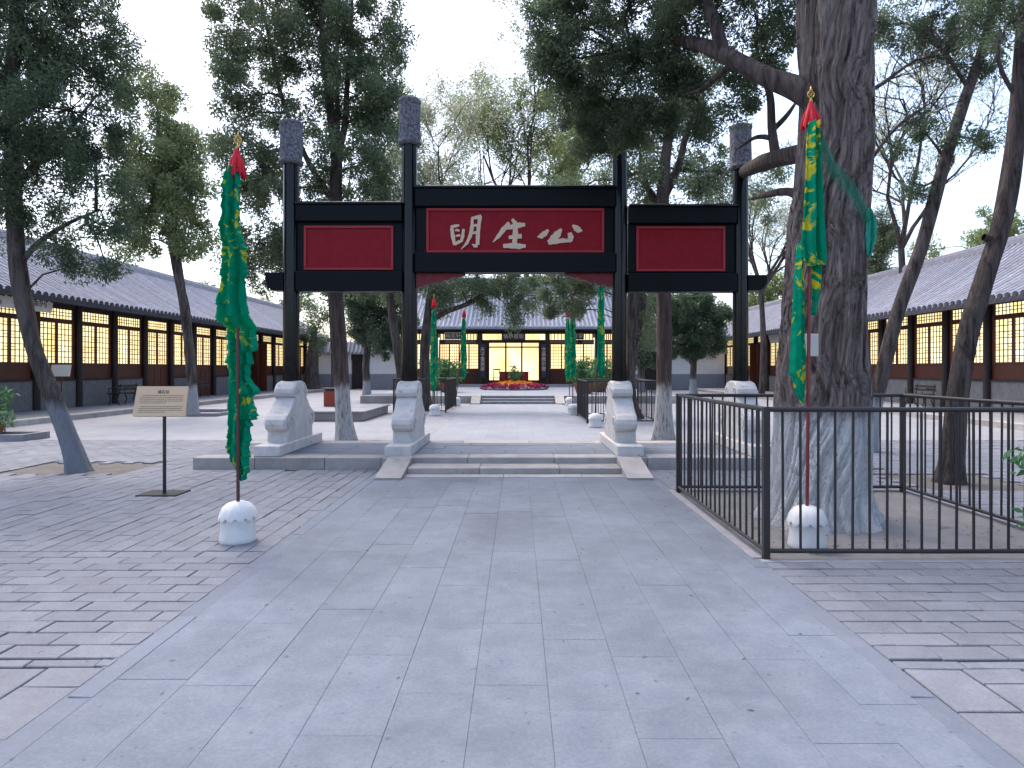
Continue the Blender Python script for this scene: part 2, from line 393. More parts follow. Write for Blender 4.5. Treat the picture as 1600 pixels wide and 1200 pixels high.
def finish_paving(root, bricks, name, limit=290):
    def score(b):
        key, x, y = b[:3]; u = VU + x*F/y; v = VV + CAMH*F/y
        return (1e6 if (u < -30 or u > 1630 or v > 1230) else 0) + y
    bricks.sort(key=score)
    ms = {}
    for key, x, y, sx, sy in bricks[:limit]:
        k = random.randrange(7)
        if (key, k) not in ms:
            vs, fs = VAR[key][k]; ms[(key, k)] = MB().add(vs, fs).mesh(name); ms[(key, k)].materials.append(M['brick'])
        link(name, ms[(key, k)], None, root, (x, y, random.uniform(-.003, .002)), (0, 0, random.uniform(-.009, .009))).scale = (sx, sy, 1)
    V = []; Fq = []; 
    rest = bricks[limit:]
    mb = MB()
    for key, x, y, sx, sy in rest:
        vs, fs = VAR[key][random.randrange(7)]; dz = random.uniform(-.003, .003)
        mb.add([(a*sx+x, b*sy+y, c+dz) for a, b, c in vs], fs)
    o = mb.build('far_bricks', M['brick'], root); o['kind'] = 'stuff'; o.name = 'brick_field'

# gate platform footprint etc. used as holes
PITA = (-7.65, -5.75, 9.15, 10.35)
GATE_Y = 10.75
holesL = [PITA, (-4.85, -1.6, 9.58, 12.0)]
lp = link('left_pavement', MB().add([(-13.2,1.0,-.020),(-2.1,1.0,-.020),(-2.1,13.6,-.020),(-13.2,13.6,-.020)], [(0,1,2,3)]).mesh('left_pavement'), M['soil'])
tag(lp, kind='structure')
bl = []
pave_zone(bl, 'bigY', (-5.0, -2.07), (1.1, 3.22), .29, .44, along='y')
pave_zone(bl, 'edgeX', (-5.0, -2.07), (3.23, 3.32), .36, .085)
pave_zone(bl, 'rowX', (-6.5, -2.07), (3.33, 5.27), .345, .162)
pave_zone(bl, 'rowY', (-11.0, -2.07), (5.28, 13.6), .172, .345, holesL, along='y')
finish_paving(lp, bl, 'brick')
FX0, FX1, FY0, FY1 = 1.97, 4.72, 5.08, 7.85
holesR = [(FX0-.1, FX1+.1, FY0-.05, FY1+.08), (1.5, 5.4, 9.58, 12.0), (5.1, 6.6, 8.0, 9.3)]
rp = link('right_pavement', MB().add([(1.9,1.0,-.020),(12.4,1.0,-.020),(12.4,13.6,-.020),(1.9,13.6,-.020)], [(0,1,2,3)]).mesh('right_pavement'), M['soil'])
tag(rp, kind='structure')
br_ = []
pave_zone(br_, 'bigY', (1.92, 4.6), (1.1, 3.2), .29, .44, along='y')
pave_zone(br_, 'edgeX', (1.92, 4.6), (3.21, 3.30), .36, .085)
pave_zone(br_, 'rowX', (1.92, 5.6), (3.31, 4.98), .345, .162)
pave_zone(br_, 'rowX', (4.85, 10.5), (5.0, 13.6), .345, .162, holesR)
pave_zone(br_, 'rowX', (1.92, 4.85), (8.0, 9.55), .345, .162, holesR)
finish_paving(rp, br_, 'brick')

path = link('stone_path', MB().add([(-2.1,1.0,-.005),(1.92,1.0,-.005),(1.92,8.9,-.005),(-2.1,8.9,-.005)], [(0,1,2,3)]).mesh('stone_path'), M['kerbpath'])
tag(path, kind='structure')
cols = [-1.94+.347*i for i in range(11)] + [1.80]
pm = {}
for ci in range(len(cols)-1):
    x0, x1 = cols[ci], cols[ci+1]; y = 1.0 - random.uniform(0, .75)
    while y < 8.86:
        ye = min(y+.74, 8.86)
        if ye-y < .12: break
        if y > .3:
            key = (round(x1-x0, 2), round(ye-y, 2), random.randrange(3))
            if key not in pm:
                vs, fs = paver_mesh(x1-x0-.0016, ye-y-.001, .044, .0009, .0003, .0004)
                pm[key] = MB().add(vs, fs).mesh('slab'); pm[key].materials.append(M['slab'])
            link('slab', pm[key], None, path, ((x0+x1)/2, (y+ye)/2, random.uniform(-.0012, .0012)))
        y = ye
for xk in (-2.005, 1.857):                       # narrow kerb stones along both edges
    y = 1.0
    kv = [MB().add(*paver_mesh(.112, .96, .05, .004, .003, .002)).mesh('kerb_stone') for _ in range(3)]
    for k in kv: k.materials.append(M['kerbpath'])
    while y < 8.8:
        link('kerb_stone', random.choice(kv), None, path, (xk, y+.48, random.uniform(-.004, .003))); y += .965
# litter specks on the path: fallen twigs and scraps
tw = MB()
for i in range(46):
    x, y = random.uniform(-1.8, 1.7), random.uniform(2.4, 8.2); a = random.uniform(0, 3.1); l = random.uniform(.004, .016)
    d = Vector((math.cos(a)*l, math.sin(a)*l, 0)); tw.tube([Vector((x, y, .004))-d, Vector((x, y, .006)), Vector((x, y, .004))+d], [.001, .0024, .001], 4)
tag(tw.build('fallen_litter', M['ink']), 'tiny dark twigs and scraps scattered on the grey path', 'litter', kind='stuff')

# paving beyond
f1 = MB(); f1.add([(-13.3,13.6,-.01),(13.3,13.6,-.01),(13.3,52,-.01),(-13.3,52,-.01)], [(0,1,2,3)])
f1.add([(-13.3,12.0,-.011),(-1.95,12.0,-.011),(-1.95,13.6,-.011),(-13.3,13.6,-.011)], [(0,1,2,3)]).add([(1.9,12.0,-.011),(13.3,12.0,-.011),(13.3,13.6,-.011),(1.9,13.6,-.011)], [(0,1,2,3)])
f1.v = [(x, y, z if y > 13 and abs(x) < 99 and z > -.0105 else -.03) for x, y, z in f1.v]
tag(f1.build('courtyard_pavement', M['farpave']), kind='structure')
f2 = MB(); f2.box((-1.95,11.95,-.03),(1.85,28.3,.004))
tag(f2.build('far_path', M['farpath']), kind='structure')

# soil inside the fence and in the tree pits
ps = MB(); nx, ny = 30, 30
def soilpatch(x0, x1, y0, y1, z, amp, name, parent=None, n=24):
    vs = []; fs = []
    for j in range(n+1):
        for i in range(n+1):
            x = x0+(x1-x0)*i/n; y = y0+(y1-y0)*j/n
            vs.append((x, y, z+amp*(math.sin(x*3.1+y*1.7)*.4+math.sin(x*7.3-y*5.1)*.25+random.uniform(-.2, .2))))
    for j in range(n):
        for i in range(n): fs.append((j*(n+1)+i, j*(n+1)+i+1, (j+1)*(n+1)+i+1, (j+1)*(n+1)+i))
    o = MB().add(vs, fs, True).build(name, M['pitsoil']); o['kind'] = 'structure'; return o
soilpatch(FX0-.08, FX1+.08, FY0-.02, FY1+.05, -.012, .012, 'tree_bed_soil')
soilpatch(PITA[0], PITA[1], PITA[2], PITA[3], -.035, .008, 'tree_pit_soil')
soilpatch(5.1, 6.6, 8.0, 9.3, -.03, .008, 'tree_pit_soil')

C_ = np.array([[random.uniform(FX0+.1, FX1-.1), random.uniform(FY0+.1, FY1-.1), .0] for _ in range(120)] + [[random.uniform(PITA[0], PITA[1]), random.uniform(PITA[2], PITA[3]), -.03] for _ in range(30)])
LITTER = C_
# ------------------------------------------------------------------ gate platform with steps
PZ = .175
plat = link('gate_platform', MB().box((-4.86, 9.72, -.04), (5.3, 11.86, PZ-.012)).mesh('gate_platform'), M['edge'])
tag(plat, kind='structure')
def stone_row(name, xs, y0, y1, z0, z1, mat, parent, c=.008, gap=.006):
    for a, b in zip(xs[:-1], xs[1:]):
        MB().box((a+gap/2-(a+b)/2, y0-(y0+y1)/2, z0), (b-gap/2-(a+b)/2, y1-(y0+y1)/2, z1+random.uniform(-.003, .003)), c).build(name, mat, parent, ((a+b)/2, (y0+y1)/2, 0))
stone_row('edge_stone', [-4.88, -3.95, -2.9, -2.05, -1.62], 9.6, 9.98, -.02, PZ, M['edge'], plat)
stone_row('edge_stone', [-1.62, -.75, .55, 1.5], 9.6, 9.98, .0, PZ, M['edge'], plat)
stone_row('edge_stone', [1.5, 1.95, 2.9, 3.9, 5.3], 9.6, 9.98, -.02, PZ, M['edge'], plat)
stone_row('edge_stone', [-4.88, -3.6, -2.1, -1.0, .2, 1.4, 2.6, 3.9, 5.3], 11.5, 11.9, -.02, PZ, M['edge'], plat)
y = 9.99
for r in range(4):
    xs = [-4.87]; 
    while xs[-1] < 5.2: xs.append(min(5.3, xs[-1]+random.uniform(.55, .8)))
    stone_row('paving_slab', xs, y, y+.372, PZ-.05, PZ-.002, M['slab'], plat, .004, .005); y += .377
stone_row('step', [-1.58, -.55, .6, 1.48], 9.13, 9.62, -.03, .088, M['edge'], plat)
stone_row('step', [-1.60, -.2, .9, 1.49], 8.87, 9.125, -.045, .008, M['edge'], plat, .004)
for xc in (-1.76, 1.66):                       # sloping cheek stones beside the steps
    MB().prism([(8.66, -.03), (9.72, -.03), (9.72, PZ+.012), (9.56, PZ+.012), (8.66, .03)], 'x', -.18, .18).build('cheek_stone', M['edge'], plat, (xc, 0, 0))

# ------------------------------------------------------------------ memorial gate
gate = thing('memorial_gate', (0, GATE_Y, PZ), 'tall black timber memorial archway with red panels and three gilt characters', 'archway')
GP = lambda u, v: P(u, v, GATE_Y)
posts = [(455, 190, 258, .135), (640, 155, 228, .132), (968, 158, 232, .132), (1157, 196, 266, .130)]
for (u, vt, vc, r) in posts:
    x = GP(u, 0).x; zt = GP(0, vt).z; zc = GP(0, vc).z
    p = MB().tube([(0, 0, 0), (0, 0, 1.5), (0, 0, zc-PZ+.05)], [r, r*.99, r*.95], 28).build('post', M['black'], gate, (x, GATE_Y, PZ))
    cb = MB(); h = zt-zc; rc = r*1.40
    cb.lathe([(rc*.86, 0), (rc*1.02, .02), (rc*1.04, .05), (rc*.97, .07), (rc*.96, .10), (rc*.98, .2), (rc*.96, h*.6), (rc*.98, h*.82), (rc*.96, h*.88), (rc*1.03, h*.91), (rc*1.03, h*.955), (rc*.95, h*.985), (rc*.7, h)], 40,
             wob=lambda t, z: 1+.018*math.sin(9*t+26*z)+.014*math.sin(14*t-33*z)+.01*math.sin(31*z+5*t))
    cb.build('post_cap', M['cap'], p, (x, GATE_Y, zc))
    # carved drum stone clasping the foot of the post
    prof = [(-.62,0),(-.615,.10),(-.60,.17),(-.66,.19),(-.72,.23),(-.75,.30),(-.73,.37),(-.66,.43),(-.58,.46),(-.50,.51),(-.42,.57),(-.36,.64),(-.30,.685),(-.27,.70),(-.32,.73),(-.345,.78),(-.33,.84),(-.29,.88),(-.25,.92),(-.18,.955),(-.08,.97)]
    prof = prof + [(-a, b) for a, b in reversed(prof)]
    pl0 = MB(); pl0.box((-.20, -1.07, 0), (.20, 1.07, .165), .012)
    ds = MB(); n = len(prof); tw_ = .165
    ring = []
    cx_, cz_ = 0, .5
    for (xx, k) in ((-tw_, .965), (-tw_+.03, 1), (tw_-.03, 1), (tw_, .965)): ring += [(xx, a*k, .163+(cz_+(b-cz_)*k if b > .05 else b)) for a, b in prof]
    fs = []
    for q in range(3):
        for i in range(n): fs.append((q*n+i, q*n+(i+1) % n, (q+1)*n+(i+1) % n, (q+1)*n+i))
    fs += [tuple(range(n-1, -1, -1)), tuple(range(3*n, 4*n))]
    ds.add(ring, fs)
    d = ds.build('drum_stone', M['stone'], gate, (x, GATE_Y, PZ-.001))
    pl0.build('plinth', M['stone'], d, (x, GATE_Y, PZ-.001))
    sc_ = MB()                                   # raised scroll bands on the flanks
    for s in (-1, 1):
        for e in (-1, 1):
            pts = [(s*tw_, e*(.52-.15*math.cos(a)*(1-a/9)), .165+.29+.13*math.sin(a)*(1-a/9)) for a in np.linspace(0, 7.5, 26)]
            sc_.tube(pts, .014, 5)
            pts = [(s*tw_, e*(.20-.08*math.cos(a)*(1-a/9)), .165+.79+.08*math.sin(a)*(1-a/9)) for a in np.linspace(0, 7.0, 22)]
            sc_.tube(pts, .012, 5)
    sc_.build('scroll_relief', M['stone'], d, (x, GATE_Y, PZ-.001))['kind'] = 'stuff'

def gbox(name, u0, u1, v0, v1, d0, d1, mat, parent=None, c=.006):
    a, b = GP(u0, v1), GP(u1, v0); ctr = ((a.x+b.x)/2, GATE_Y, a.z)
    return MB().box((a.x-ctr[0], d0, 0), (b.x-ctr[0], d1, b.z-a.z), c).build(name, mat, parent or gate, ctr)
def panel_bay(u0, u1, vt0, vt1, vb0, vb1, ru0, ru1, rv0, rv1):
    gbox('top_beam', u0, u1, vt0, vt1, -.13, .13, M['beam'], c=.012)
    gbox('top_moulding', u0, u1, vt0-4, vt0-.3, -.155, .155, M['black'], c=.008)
    gbox('panel_board', u0, u1, vt1+.3, vb0-.3, -.045, .06, M['beam'])
    pn = gbox('red_panel', ru0+4, ru1-4, rv0+4, rv1-4, -.062, -.03, M['red'])
    for (a, b, c_, d_) in ((ru0, ru1, rv0, rv0+4), (ru0, ru1, rv1-4, rv1), (ru0, ru0+4, rv0+4.2, rv1-4.2), (ru1-4, ru1, rv0+4.2, rv1-4.2)):
        gbox('moulding', a, b, c_, d_, -.085, -.044, M['redframe'], pn, .004)
    return pn
panel_bay(465, 630, 322, 348, 425, 455, 477, 616, 354, 423)
gbox('lower_beam', 465, 630, 425, 456, -.125, .125, M['beam'], c=.012)
panel_bay(981, 1148, 326, 351, 427, 456, 993, 1131, 355, 425)
gbox('lower_beam', 980, 1149, 428, 457, -.125, .125, M['beam'], c=.012)
mp = panel_bay(650, 960, 297, 325, 397, 426, 667, 943, 327, 396)
gbox('lower_beam', 650, 960, 397, 427, -.135, .135, M['beam'], c=.012)
for (u, s) in ((446, -1), (1166, 1)):          # beam ends poking out past the outer posts
    a = GP(u, 455); zt = GP(u, 427 if s < 0 else 431).z
    L = .30 if s < 0 else .31; h = zt-a.z
    prof = [(0, 0), (s*L*.62, .0), (s*L*.86, h*.2), (s*L, h*.55), (s*L, h), (0, h)]
    MB().prism(prof, 'y', -.11, .11).build('beam_end', M['beam'], gate, (a.x, GATE_Y, a.z))
for s, u0 in ((1, 651), (-1, 958)):            # scalloped red brackets under the middle lintel
    a = GP(u0, 427.6); k = GATE_Y/F
    out = [(0, 0), (76, 0), (76, -3), (68, -5), (62, -7), (56, -6), (50, -10), (42, -11), (38, -15), (30, -14), (24, -18), (16, -17), (10, -21), (2, -21), (0, -26)]
    br = MB().prism([(s*p*k, q*k) for p, q in out], 'y', -.05, .05).build('bracket', M['bracket'], gate, (a.x, GATE_Y, a.z))
    rl = MB()
    for i in range(5):
        x0 = 8+i*12; rl.tube([(s*(x0+6*math.cos(t))*k, -.052, (-8+i*1.2+4*math.sin(t)*(1-i*.12))*k) for t in np.linspace(0, 5.2, 12)], .010, 4)
    rl.build('carved_scroll', M['redframe'], br, (a.x, GATE_Y, a.z))
# the three brush-written characters, read on the board from left: 明 生 公
CH = {
 'bright': [[(288,337,5),(320,332,8),(348,327,5)], [(296,345,8),(303,400,10),(315,463,7)], [(318,362,4),(333,360,6),(350,366,4)], [(377,352,6),(372,400,8),(362,438,7)], [(322,402,3),(340,398,6),(356,396,4)], [(313,458,8),(340,445,8),(366,432,7)],
            [(430,280,6),(460,274,8),(500,264,9)], [(437,282,6),(436,340,9),(424,400,9),(400,450,7),(362,492,2)], [(492,264,9),(482,330,9),(476,400,10),(474,462,9)], [(474,466,9),(455,470,8),(436,458,2)], [(440,332,4),(458,328,7),(478,326,4)], [(434,384,4),(455,378,7),(476,376,4)]],
 'life': [[(692,308,7),(655,352,12),(620,400,10),(580,443,2)], [(648,352,6),(700,340,11),(762,326,13),(802,322,8)], [(712,284,6),(733,312,12),(735,380,13),(728,460,12)], [(688,412,7),(730,405,12),(778,402,11)], [(650,470,9),(700,468,13),(760,472,14),(806,470,7)]],
 'public': [[(962,358,6),(940,382,13),(912,402,13),(886,408,2)], [(1052,352,5),(1028,385,17),(1000,415,18),(962,446,9)], [(962,450,8),(1010,440,12),(1060,432,11),(1122,434,7)], [(1108,378,9),(1116,408,15),(1120,436,8)], [(1128,326,4),(1150,344,14),(1172,360,15),(1196,366,3)]]}
for nm, strokes in CH.items():
    mb = MB(); dz = 0
    for st in strokes:
        pts = []
        for i in range(len(st)-1):
            for t in np.linspace(0, 1, 5)[:-1 if i < len(st)-2 else None]:
                pts.append([st[i][j]*(1-t)+st[i+1][j]*t for j in range(3)])
        W_ = []
        for i, (x, y_, wd) in enumerate(pts):
            q0 = pts[max(0, i-1)]; q1 = pts[min(len(pts)-1, i+1)]
            d = Vector((q1[0]-q0[0], q1[1]-q0[1])).normalized(); nrm = Vector((-d.y, d.x))
            wd = wd*(1.38+.12*math.sin(i*1.7))
            for s in (1, -1):
                px = x+nrm.x*wd*s; py = y_+nrm.y*wd*s
                W_.append(GP(640+px/4.444, 280+py/4.444))
        vs = []; k = len(pts); dz += .0006
        for p in W_: vs.append((p.x, GATE_Y-.078-dz, p.z))
        for p in W_: vs.append((p.x, GATE_Y-.058, p.z))
        fs = []
        for i in range(k-1):
            fs += [(2*i, 2*i+1, 2*i+3, 2*i+2), (2*i, 2*i+2, 2*k+2*i+2, 2*k+2*i), (2*i+1, 2*k+2*i+1, 2*k+2*i+3, 2*i+3)]
        fs += [(0, 2*k, 2*k+1, 1), (2*k-2, 2*k-1, 4*k-1, 4*k-2)]
        mb.add(vs, fs)
    mb.build('character', M['gold'], mp, tuple(GP(805, 360)), world=True)

def text_mesh(body, size, extr=.004):
    c = bpy.data.curves.new('lettering', 'FONT'); c.body = body; c.size = size; c.extrude = extr; c.align_x = 'CENTER'; c.align_y = 'CENTER'; c.resolution_u = 2
    o = bpy.data.objects.new('lettering', c); COL.objects.link(o)
    dg = bpy.context.evaluated_depsgraph_get(); me = bpy.data.meshes.new_from_object(o.evaluated_get(dg))
    bpy.data.objects.remove(o); return me

# ------------------------------------------------------------------ iron tree guards
def fence(x0, x1, y0, y1, h, nbx, nby, label, bar=.0105, dark_side=False):
    t = thing('iron_fence', ((x0+x1)/2, (y0+y1)/2, 0), label, 'fence', None)
    pmesh = MB().box((-.026, -.026, -.04), (.026, .026, h+.003), .004).mesh('post')
    for (x, y) in ((x0, y0), (x1, y0), (x1, y1), (x0, y1)): link('post', pmesh, M['iron'], t, (x, y, 0))
    bm = MB().tube([(0, 0, .075), (0, 0, h-.03)], bar, 7).mesh('bar')
    for (a, b, n, dy) in (((x0, y0), (x1, y0), nbx, 0), ((x0, y1), (x1, y1), nbx, 0), ((x0, y0), (x0, y1), nby, 1), ((x1, y0), (x1, y1), nby, 1)):
        L = (b[0]-a[0]) + (b[1]-a[1]); ctr = ((a[0]+b[0])/2, (a[1]+b[1])/2, 0)
        for z, r, nm in ((h-.018, .021, 'top_rail'), (.06, .019, 'bottom_rail')):
            p, q = ((0, -L/2+.024, z), (0, L/2-.024, z)) if dy else ((-L/2+.024, 0, z), (L/2-.024, 0, z))
            MB().tube([p, ((p[0]+q[0])/2, (p[1]+q[1])/2, z-.004), q], r, 8).build(nm, M['iron'], t, ctr)
        for i in range(1, n):
            k = i/n; link('bar', bm, M['iron'], t, (a[0]+(b[0]-a[0])*k, a[1]+(b[1]-a[1])*k, 0), (random.uniform(-.006, .006), random.uniform(-.006, .006), 0))
    return t
fence(FX0, FX1, FY0, FY1, 1.20, 20, 19, 'dark iron bar fence squared around the huge old cypress trunk')
fence(1.95, 3.9, 17.9, 20.8, 1.19, 13, 18, 'small dark iron fence behind the archway beside three green banners')
fence(-4.3, -2.5, 22.2, 25.8, 1.17, 12, 22, 'small dark iron fence beyond the archway around the cypress with the long bough')
# kerb bricks along the big fence
kf = link('fence_kerb', MB().box((FX0-.11, FY0-.09, -.045), (FX1+.12, FY0-.012, -.001), .004).mesh('fence_kerb'), M['kerb']); tag(kf, kind='structure')
MB().box((FX0-.11, FY0-.01, -.045), (FX0-.035, FY1+.08, .012), .006).build('kerb_stone', M['kerb'], kf)
MB().box((FX1+.035, FY0-.01, -.045), (FX1+.12, FY1+.08, .012), .006).build('kerb_stone', M['kerb'], kf)
MB().box((FX0-.03, FY1+.03, -.045), (FX1+.03, FY1+.08, .012), .006).build('kerb_stone', M['kerb'], kf)

# ------------------------------------------------------------------ banners
def outline(tab, v):
    for (a, xa), (b, xb) in zip(tab[:-1], tab[1:]):
        if a <= v <= b: return xa+(xb-xa)*(v-a)/(b-a)
    return tab[0][1] if v < tab[0][0] else tab[-1][1]
def cloth(name, Lt, Rt, v0, v1, Y, base, mat, parent, yoff, folds=2.5, amp=.03, jag=1.5, thick=.03, rows=150, cols_=22, seed=1):
    rr = random.Random(seed); k = Y/F
    V = []
    ph = [rr.uniform(0, 6.28) for _ in range(8)]
    def mk():
        o = []; v = v0-30
        while v < v1+30: l = rr.uniform(7, 34); o.append((v, l, rr.uniform(.2, 1.6))); v += l
        return o
    def teeth(T, v):
        for (a, l, h) in T:
            if a <= v < a+l: return h*((v-a)/l)**1.6
        return 0
    TL, TR = mk(), mk()
    jl = [rr.uniform(-1, 1) for _ in range(rows+1)]; jr = [rr.uniform(-1, 1) for _ in range(rows+1)]
    for side in (0, 1):
        for i in range(rows+1):
            v = v0+(v1-v0)*i/rows
            a, b = outline(Lt, v), outline(Rt, v)
            saw = teeth(TL, v); saw2 = teeth(TR, v)
            a -= jag*(saw*1.6+.35*jl[i]); b += jag*(saw2*1.8+.35*jr[i])
            for j in range(cols_+1):
                s = j/cols_; u = a+(b-a)*s
                fy = amp*(math.sin(s*folds*6.283+ph[2]+.004*v+.8*math.sin(v*.013+ph[3])) + .45*math.sin(s*folds*13+ph[4]-.02*v))
                fy += .004*math.sin(v*.06+ph[5]+s*9)+.0025*math.sin(v*.17+ph[6]-s*7)
                edge = 1-abs(2*s-1)**4
                y = yoff(v)+fy*edge+(thick*edge*(1 if side else -1))
                V.append(((u-VU)*k, Y+y, CAMH-(v-VV)*k))
    V = np.array(V)-np.array(base); n = (rows+1)*(cols_+1); q = []
    for side in (0, 1):
        for i in range(rows):
            for j in range(cols_):
                A = side*n+i*(cols_+1)+j; f = (A, A+1, A+cols_+2, A+cols_+1); q.append(f if not side else f[::-1])
    return link(name, np_mesh(name, V, np.array(q), True), mat, parent, base)
def tassel(parent, c, r, h):
    mb = MB()
    for i in range(46):
        a = random.uniform(0, 6.28); rr = r*math.sqrt(random.uniform(.1, 1)); d = (math.cos(a)*rr, math.sin(a)*rr); hh = h*random.uniform(.85, 1.05)
        mb.tube([(d[0]*.12, d[1]*.12, 0), (d[0]*.65, d[1]*.65, -hh*.4), (d[0]*.95, d[1]*.95, -hh*.8), (d[0], d[1], -hh)], [.008, .014, .014, .004], 4)
    mb.tube([(0, 0, .02), (0, 0, -h*.3), (0, 0, -h*.8)], [r*.25, r*.55, r*.85], 10)
    return mb.build('tassel', M['tassel'], parent, c)
def finial(parent, c, s):
    mb = MB(); mb.lathe([(.012*s, 0), (.02*s, .01*s), (.012*s, .03*s), (.010*s, .05*s)], 12)
    mb.tube([(.035*s*math.cos(t), 0, .085*s+.035*s*math.sin(t)) for t in np.linspace(0, 6.283, 20)], .007*s, 6, cap=False)
    for t in range(4): mb.tube([(0, 0, .085*s), (.033*s*math.cos(t*1.571+.785), 0, .085*s+.033*s*math.sin(t*1.571+.785))], .005*s, 5)
    mb.lathe([(.012*s, .118*s), (.018*s, .13*s), (.008*s, .15*s), (.002*s, .178*s)], 12)
    return mb.build('finial', M['brass'], parent, c)
def flag_base(parent, c, r, h):
    n = 48
    lob = lambda t: .5+.5*abs(math.cos(t*6))
    mb = MB(); mb.lathe([(r*1.0, -.01), (r*1.06, .012), (r*1.04, h*.12), (r*.98, h*.3), (r*.97, h*.45), (r*1.0, h*.58), (r*.97, h*.62), (r*.5, h*.64)], n)
    o = mb.build('stone_base', M['whitestone'], parent, c)
    vs = []
    prof = [(1.10, .60, 1), (1.10, .64, .8), (1.04, .70, .2), (.98, .78, 0), (.86, .87, 0), (.66, .95, 0), (.36, 1.0, 0), (.12, 1.0, 0)]
    for (rr, z, k) in prof:
        for i in range(n):
            t = 2*math.pi*i/n; zz = h*(z+k*.13*(1-lob(t)*1.4)); w_ = 1+.02*math.cos(t*12)*(1-k*.5)
            vs.append((r*rr*w_*math.cos(t), r*rr*w_*math.sin(t), zz))
    fs = [(i*n+k, i*n+(k+1) % n, (i+1)*n+(k+1) % n, (i+1)*n+k) for i in range(len(prof)-1) for k in range(n)]
    MB().add(vs, fs, True).build('lotus_collar', M['whitestone'], o, c); return o

YL = 5.6; cL = G(372, 843); cL.y = YL; cL.x = (372-VU)*YL/F; cL.z = 0
fl = thing('banner_flag', cL, 'tall green dragon banner on a white lotus base beside the tan sign', 'banner', None)
flag_base(fl, cL, .145, .345)
top = P(372, 232, YL)
MB().tube([(0, 0, .30), (0, 0, 1.6), (0, 0, top.z)], [.0145, .0145, .012], 10).build('pole', M['pole_brown'], fl, cL)
finial(fl, (top.x, YL, top.z), .82)
tassel(fl, (top.x-.01, YL, P(0, 236, YL).z), .075, .24)
LtL = [(262,358),(270,355),(292,348),(300,354),(325,350),(332,354),(350,351),(365,350),(372,354),(400,353),(440,352),(460,347),(475,345),(500,345),(518,351),(560,350),(575,349),(580,353),(620,352),(660,351),(690,350),(708,349),(712,354),(725,358),(740,366),(752,375)]
RtL = [(262,373),(270,375),(300,377),(330,380),(345,378),(380,386),(384,382),(392,390),(430,392),(434,388),(470,391),(500,396),(540,395),(552,388),(575,386),(590,386),(600,392),(610,401),(615,401),(618,388),(632,392),(640,395),(656,397),(658,385),(690,387),(692,383),(720,385),(740,382),(752,377)]
cloth('cloth', LtL, RtL, 262, 752, YL, cL, M['cloth'], fl, lambda v: (-.012-.063*min(1, max(0, v-268)/70)) if v < 495 else (-.075+.145*min(1, (v-495)/18.0)), seed=3, folds=2.3, amp=.038, jag=2.2, cols_=34, rows=240)

YR = 5.42; cR = Vector(((1261-VU)*YR/F, YR, 0))
fr = thing('banner_flag', cR, 'furled green banner on a red pole inside the iron fence by the cypress', 'banner', None)
flag_base(fr, cR, .145, .345)
top = P(1267, 160, YR)
MB().tube([(0, 0, .30), ((top.x-cR.x)*.45, 0, 1.7), (top.x-cR.x, 0, top.z)], [.0145, .0145, .012], 10).build('pole', M['pole_red'], fr, cR)
finial(fr, (top.x, YR, top.z), .78)
tassel(fr, (top.x, YR, P(0, 164, YR).z), .078, .22)
cloth('cloth', [(196,1258),(230,1255),(260,1255),(300,1252),(340,1250),(380,1246),(410,1250),(417,1258)], [(196,1272),(230,1274),(260,1275),(300,1279),(350,1282),(380,1285),(410,1286),(417,1284)], 196, 417, YR, cR, M['cloth_gold'], fr, lambda v: -.07, folds=2.2, amp=.035, jag=.6, rows=70, seed=5)
cloth('cloth', [(380,1249),(440,1243),(480,1241),(540,1238),(585,1235),(590,1240),(610,1245),(630,1255)], [(380,1256),(440,1259),(470,1260),(530,1260),(545,1262),(600,1261),(620,1259),(630,1257)], 380, 630, YR, cR, M['cloth_gold'], fr, lambda v: .035, folds=1.1, amp=.022, jag=.7, rows=80, seed=8)
cloth('cloth', [(380,1266),(420,1271),(460,1272),(492,1273)], [(380,1284),(420,1287),(445,1285),(470,1281),(492,1275)], 380, 492, YR, cR, M['cloth_gold'], fr, lambda v: .03, folds=1.2, amp=.02, jag=.7, rows=40, seed=9)
# gauze streamer blown over the trunk
pts = [P(1274,205,5.45), P(1285,228,5.5), P(1300,258,5.58), P(1318,284,5.66), P(1336,308,5.75), P(1352,330,5.9), P(1362,345,6.05)]
V = []; q = []; wd = [.03, .05, .055, .06, .055, .05, .05]
fine = []
for i in range(len(pts)-1):
    for t in np.linspace(0, 1, 6)[:-1]: fine.append((pts[i].lerp(pts[i+1], t), wd[i]*(1-t)+wd[i+1]*t))
fine.append((pts[-1], wd[-1]))
for i, (p, wd_) in enumerate(fine):
    for j in range(5):
        s = j/4-.5; V.append((p.x+s*wd_*1.6, p.y-.02*math.sin(j*1.9+i*.4), p.z+s*wd_*1.2+.006*math.sin(i*1.1)))
for i in range(len(fine)-1):
    for j in range(4): q.append((i*5+j, i*5+j+1, i*5+j+6, i*5+j+5))
link('streamer', np_mesh('streamer', np.array(V)-np.array(cR), np.array(q), True), M['gauze'], fr, cR)
cloth('streamer_end', [(326,1354),(345,1353),(380,1353),(402,1356)], [(326,1362),(345,1370),(370,1369),(390,1364),(402,1358)], 326, 402, 6.05, cR, M['gauze_end'], fr, lambda v: 0, folds=1.2, amp=.02, jag=.8, rows=30, thick=.008, seed=4)

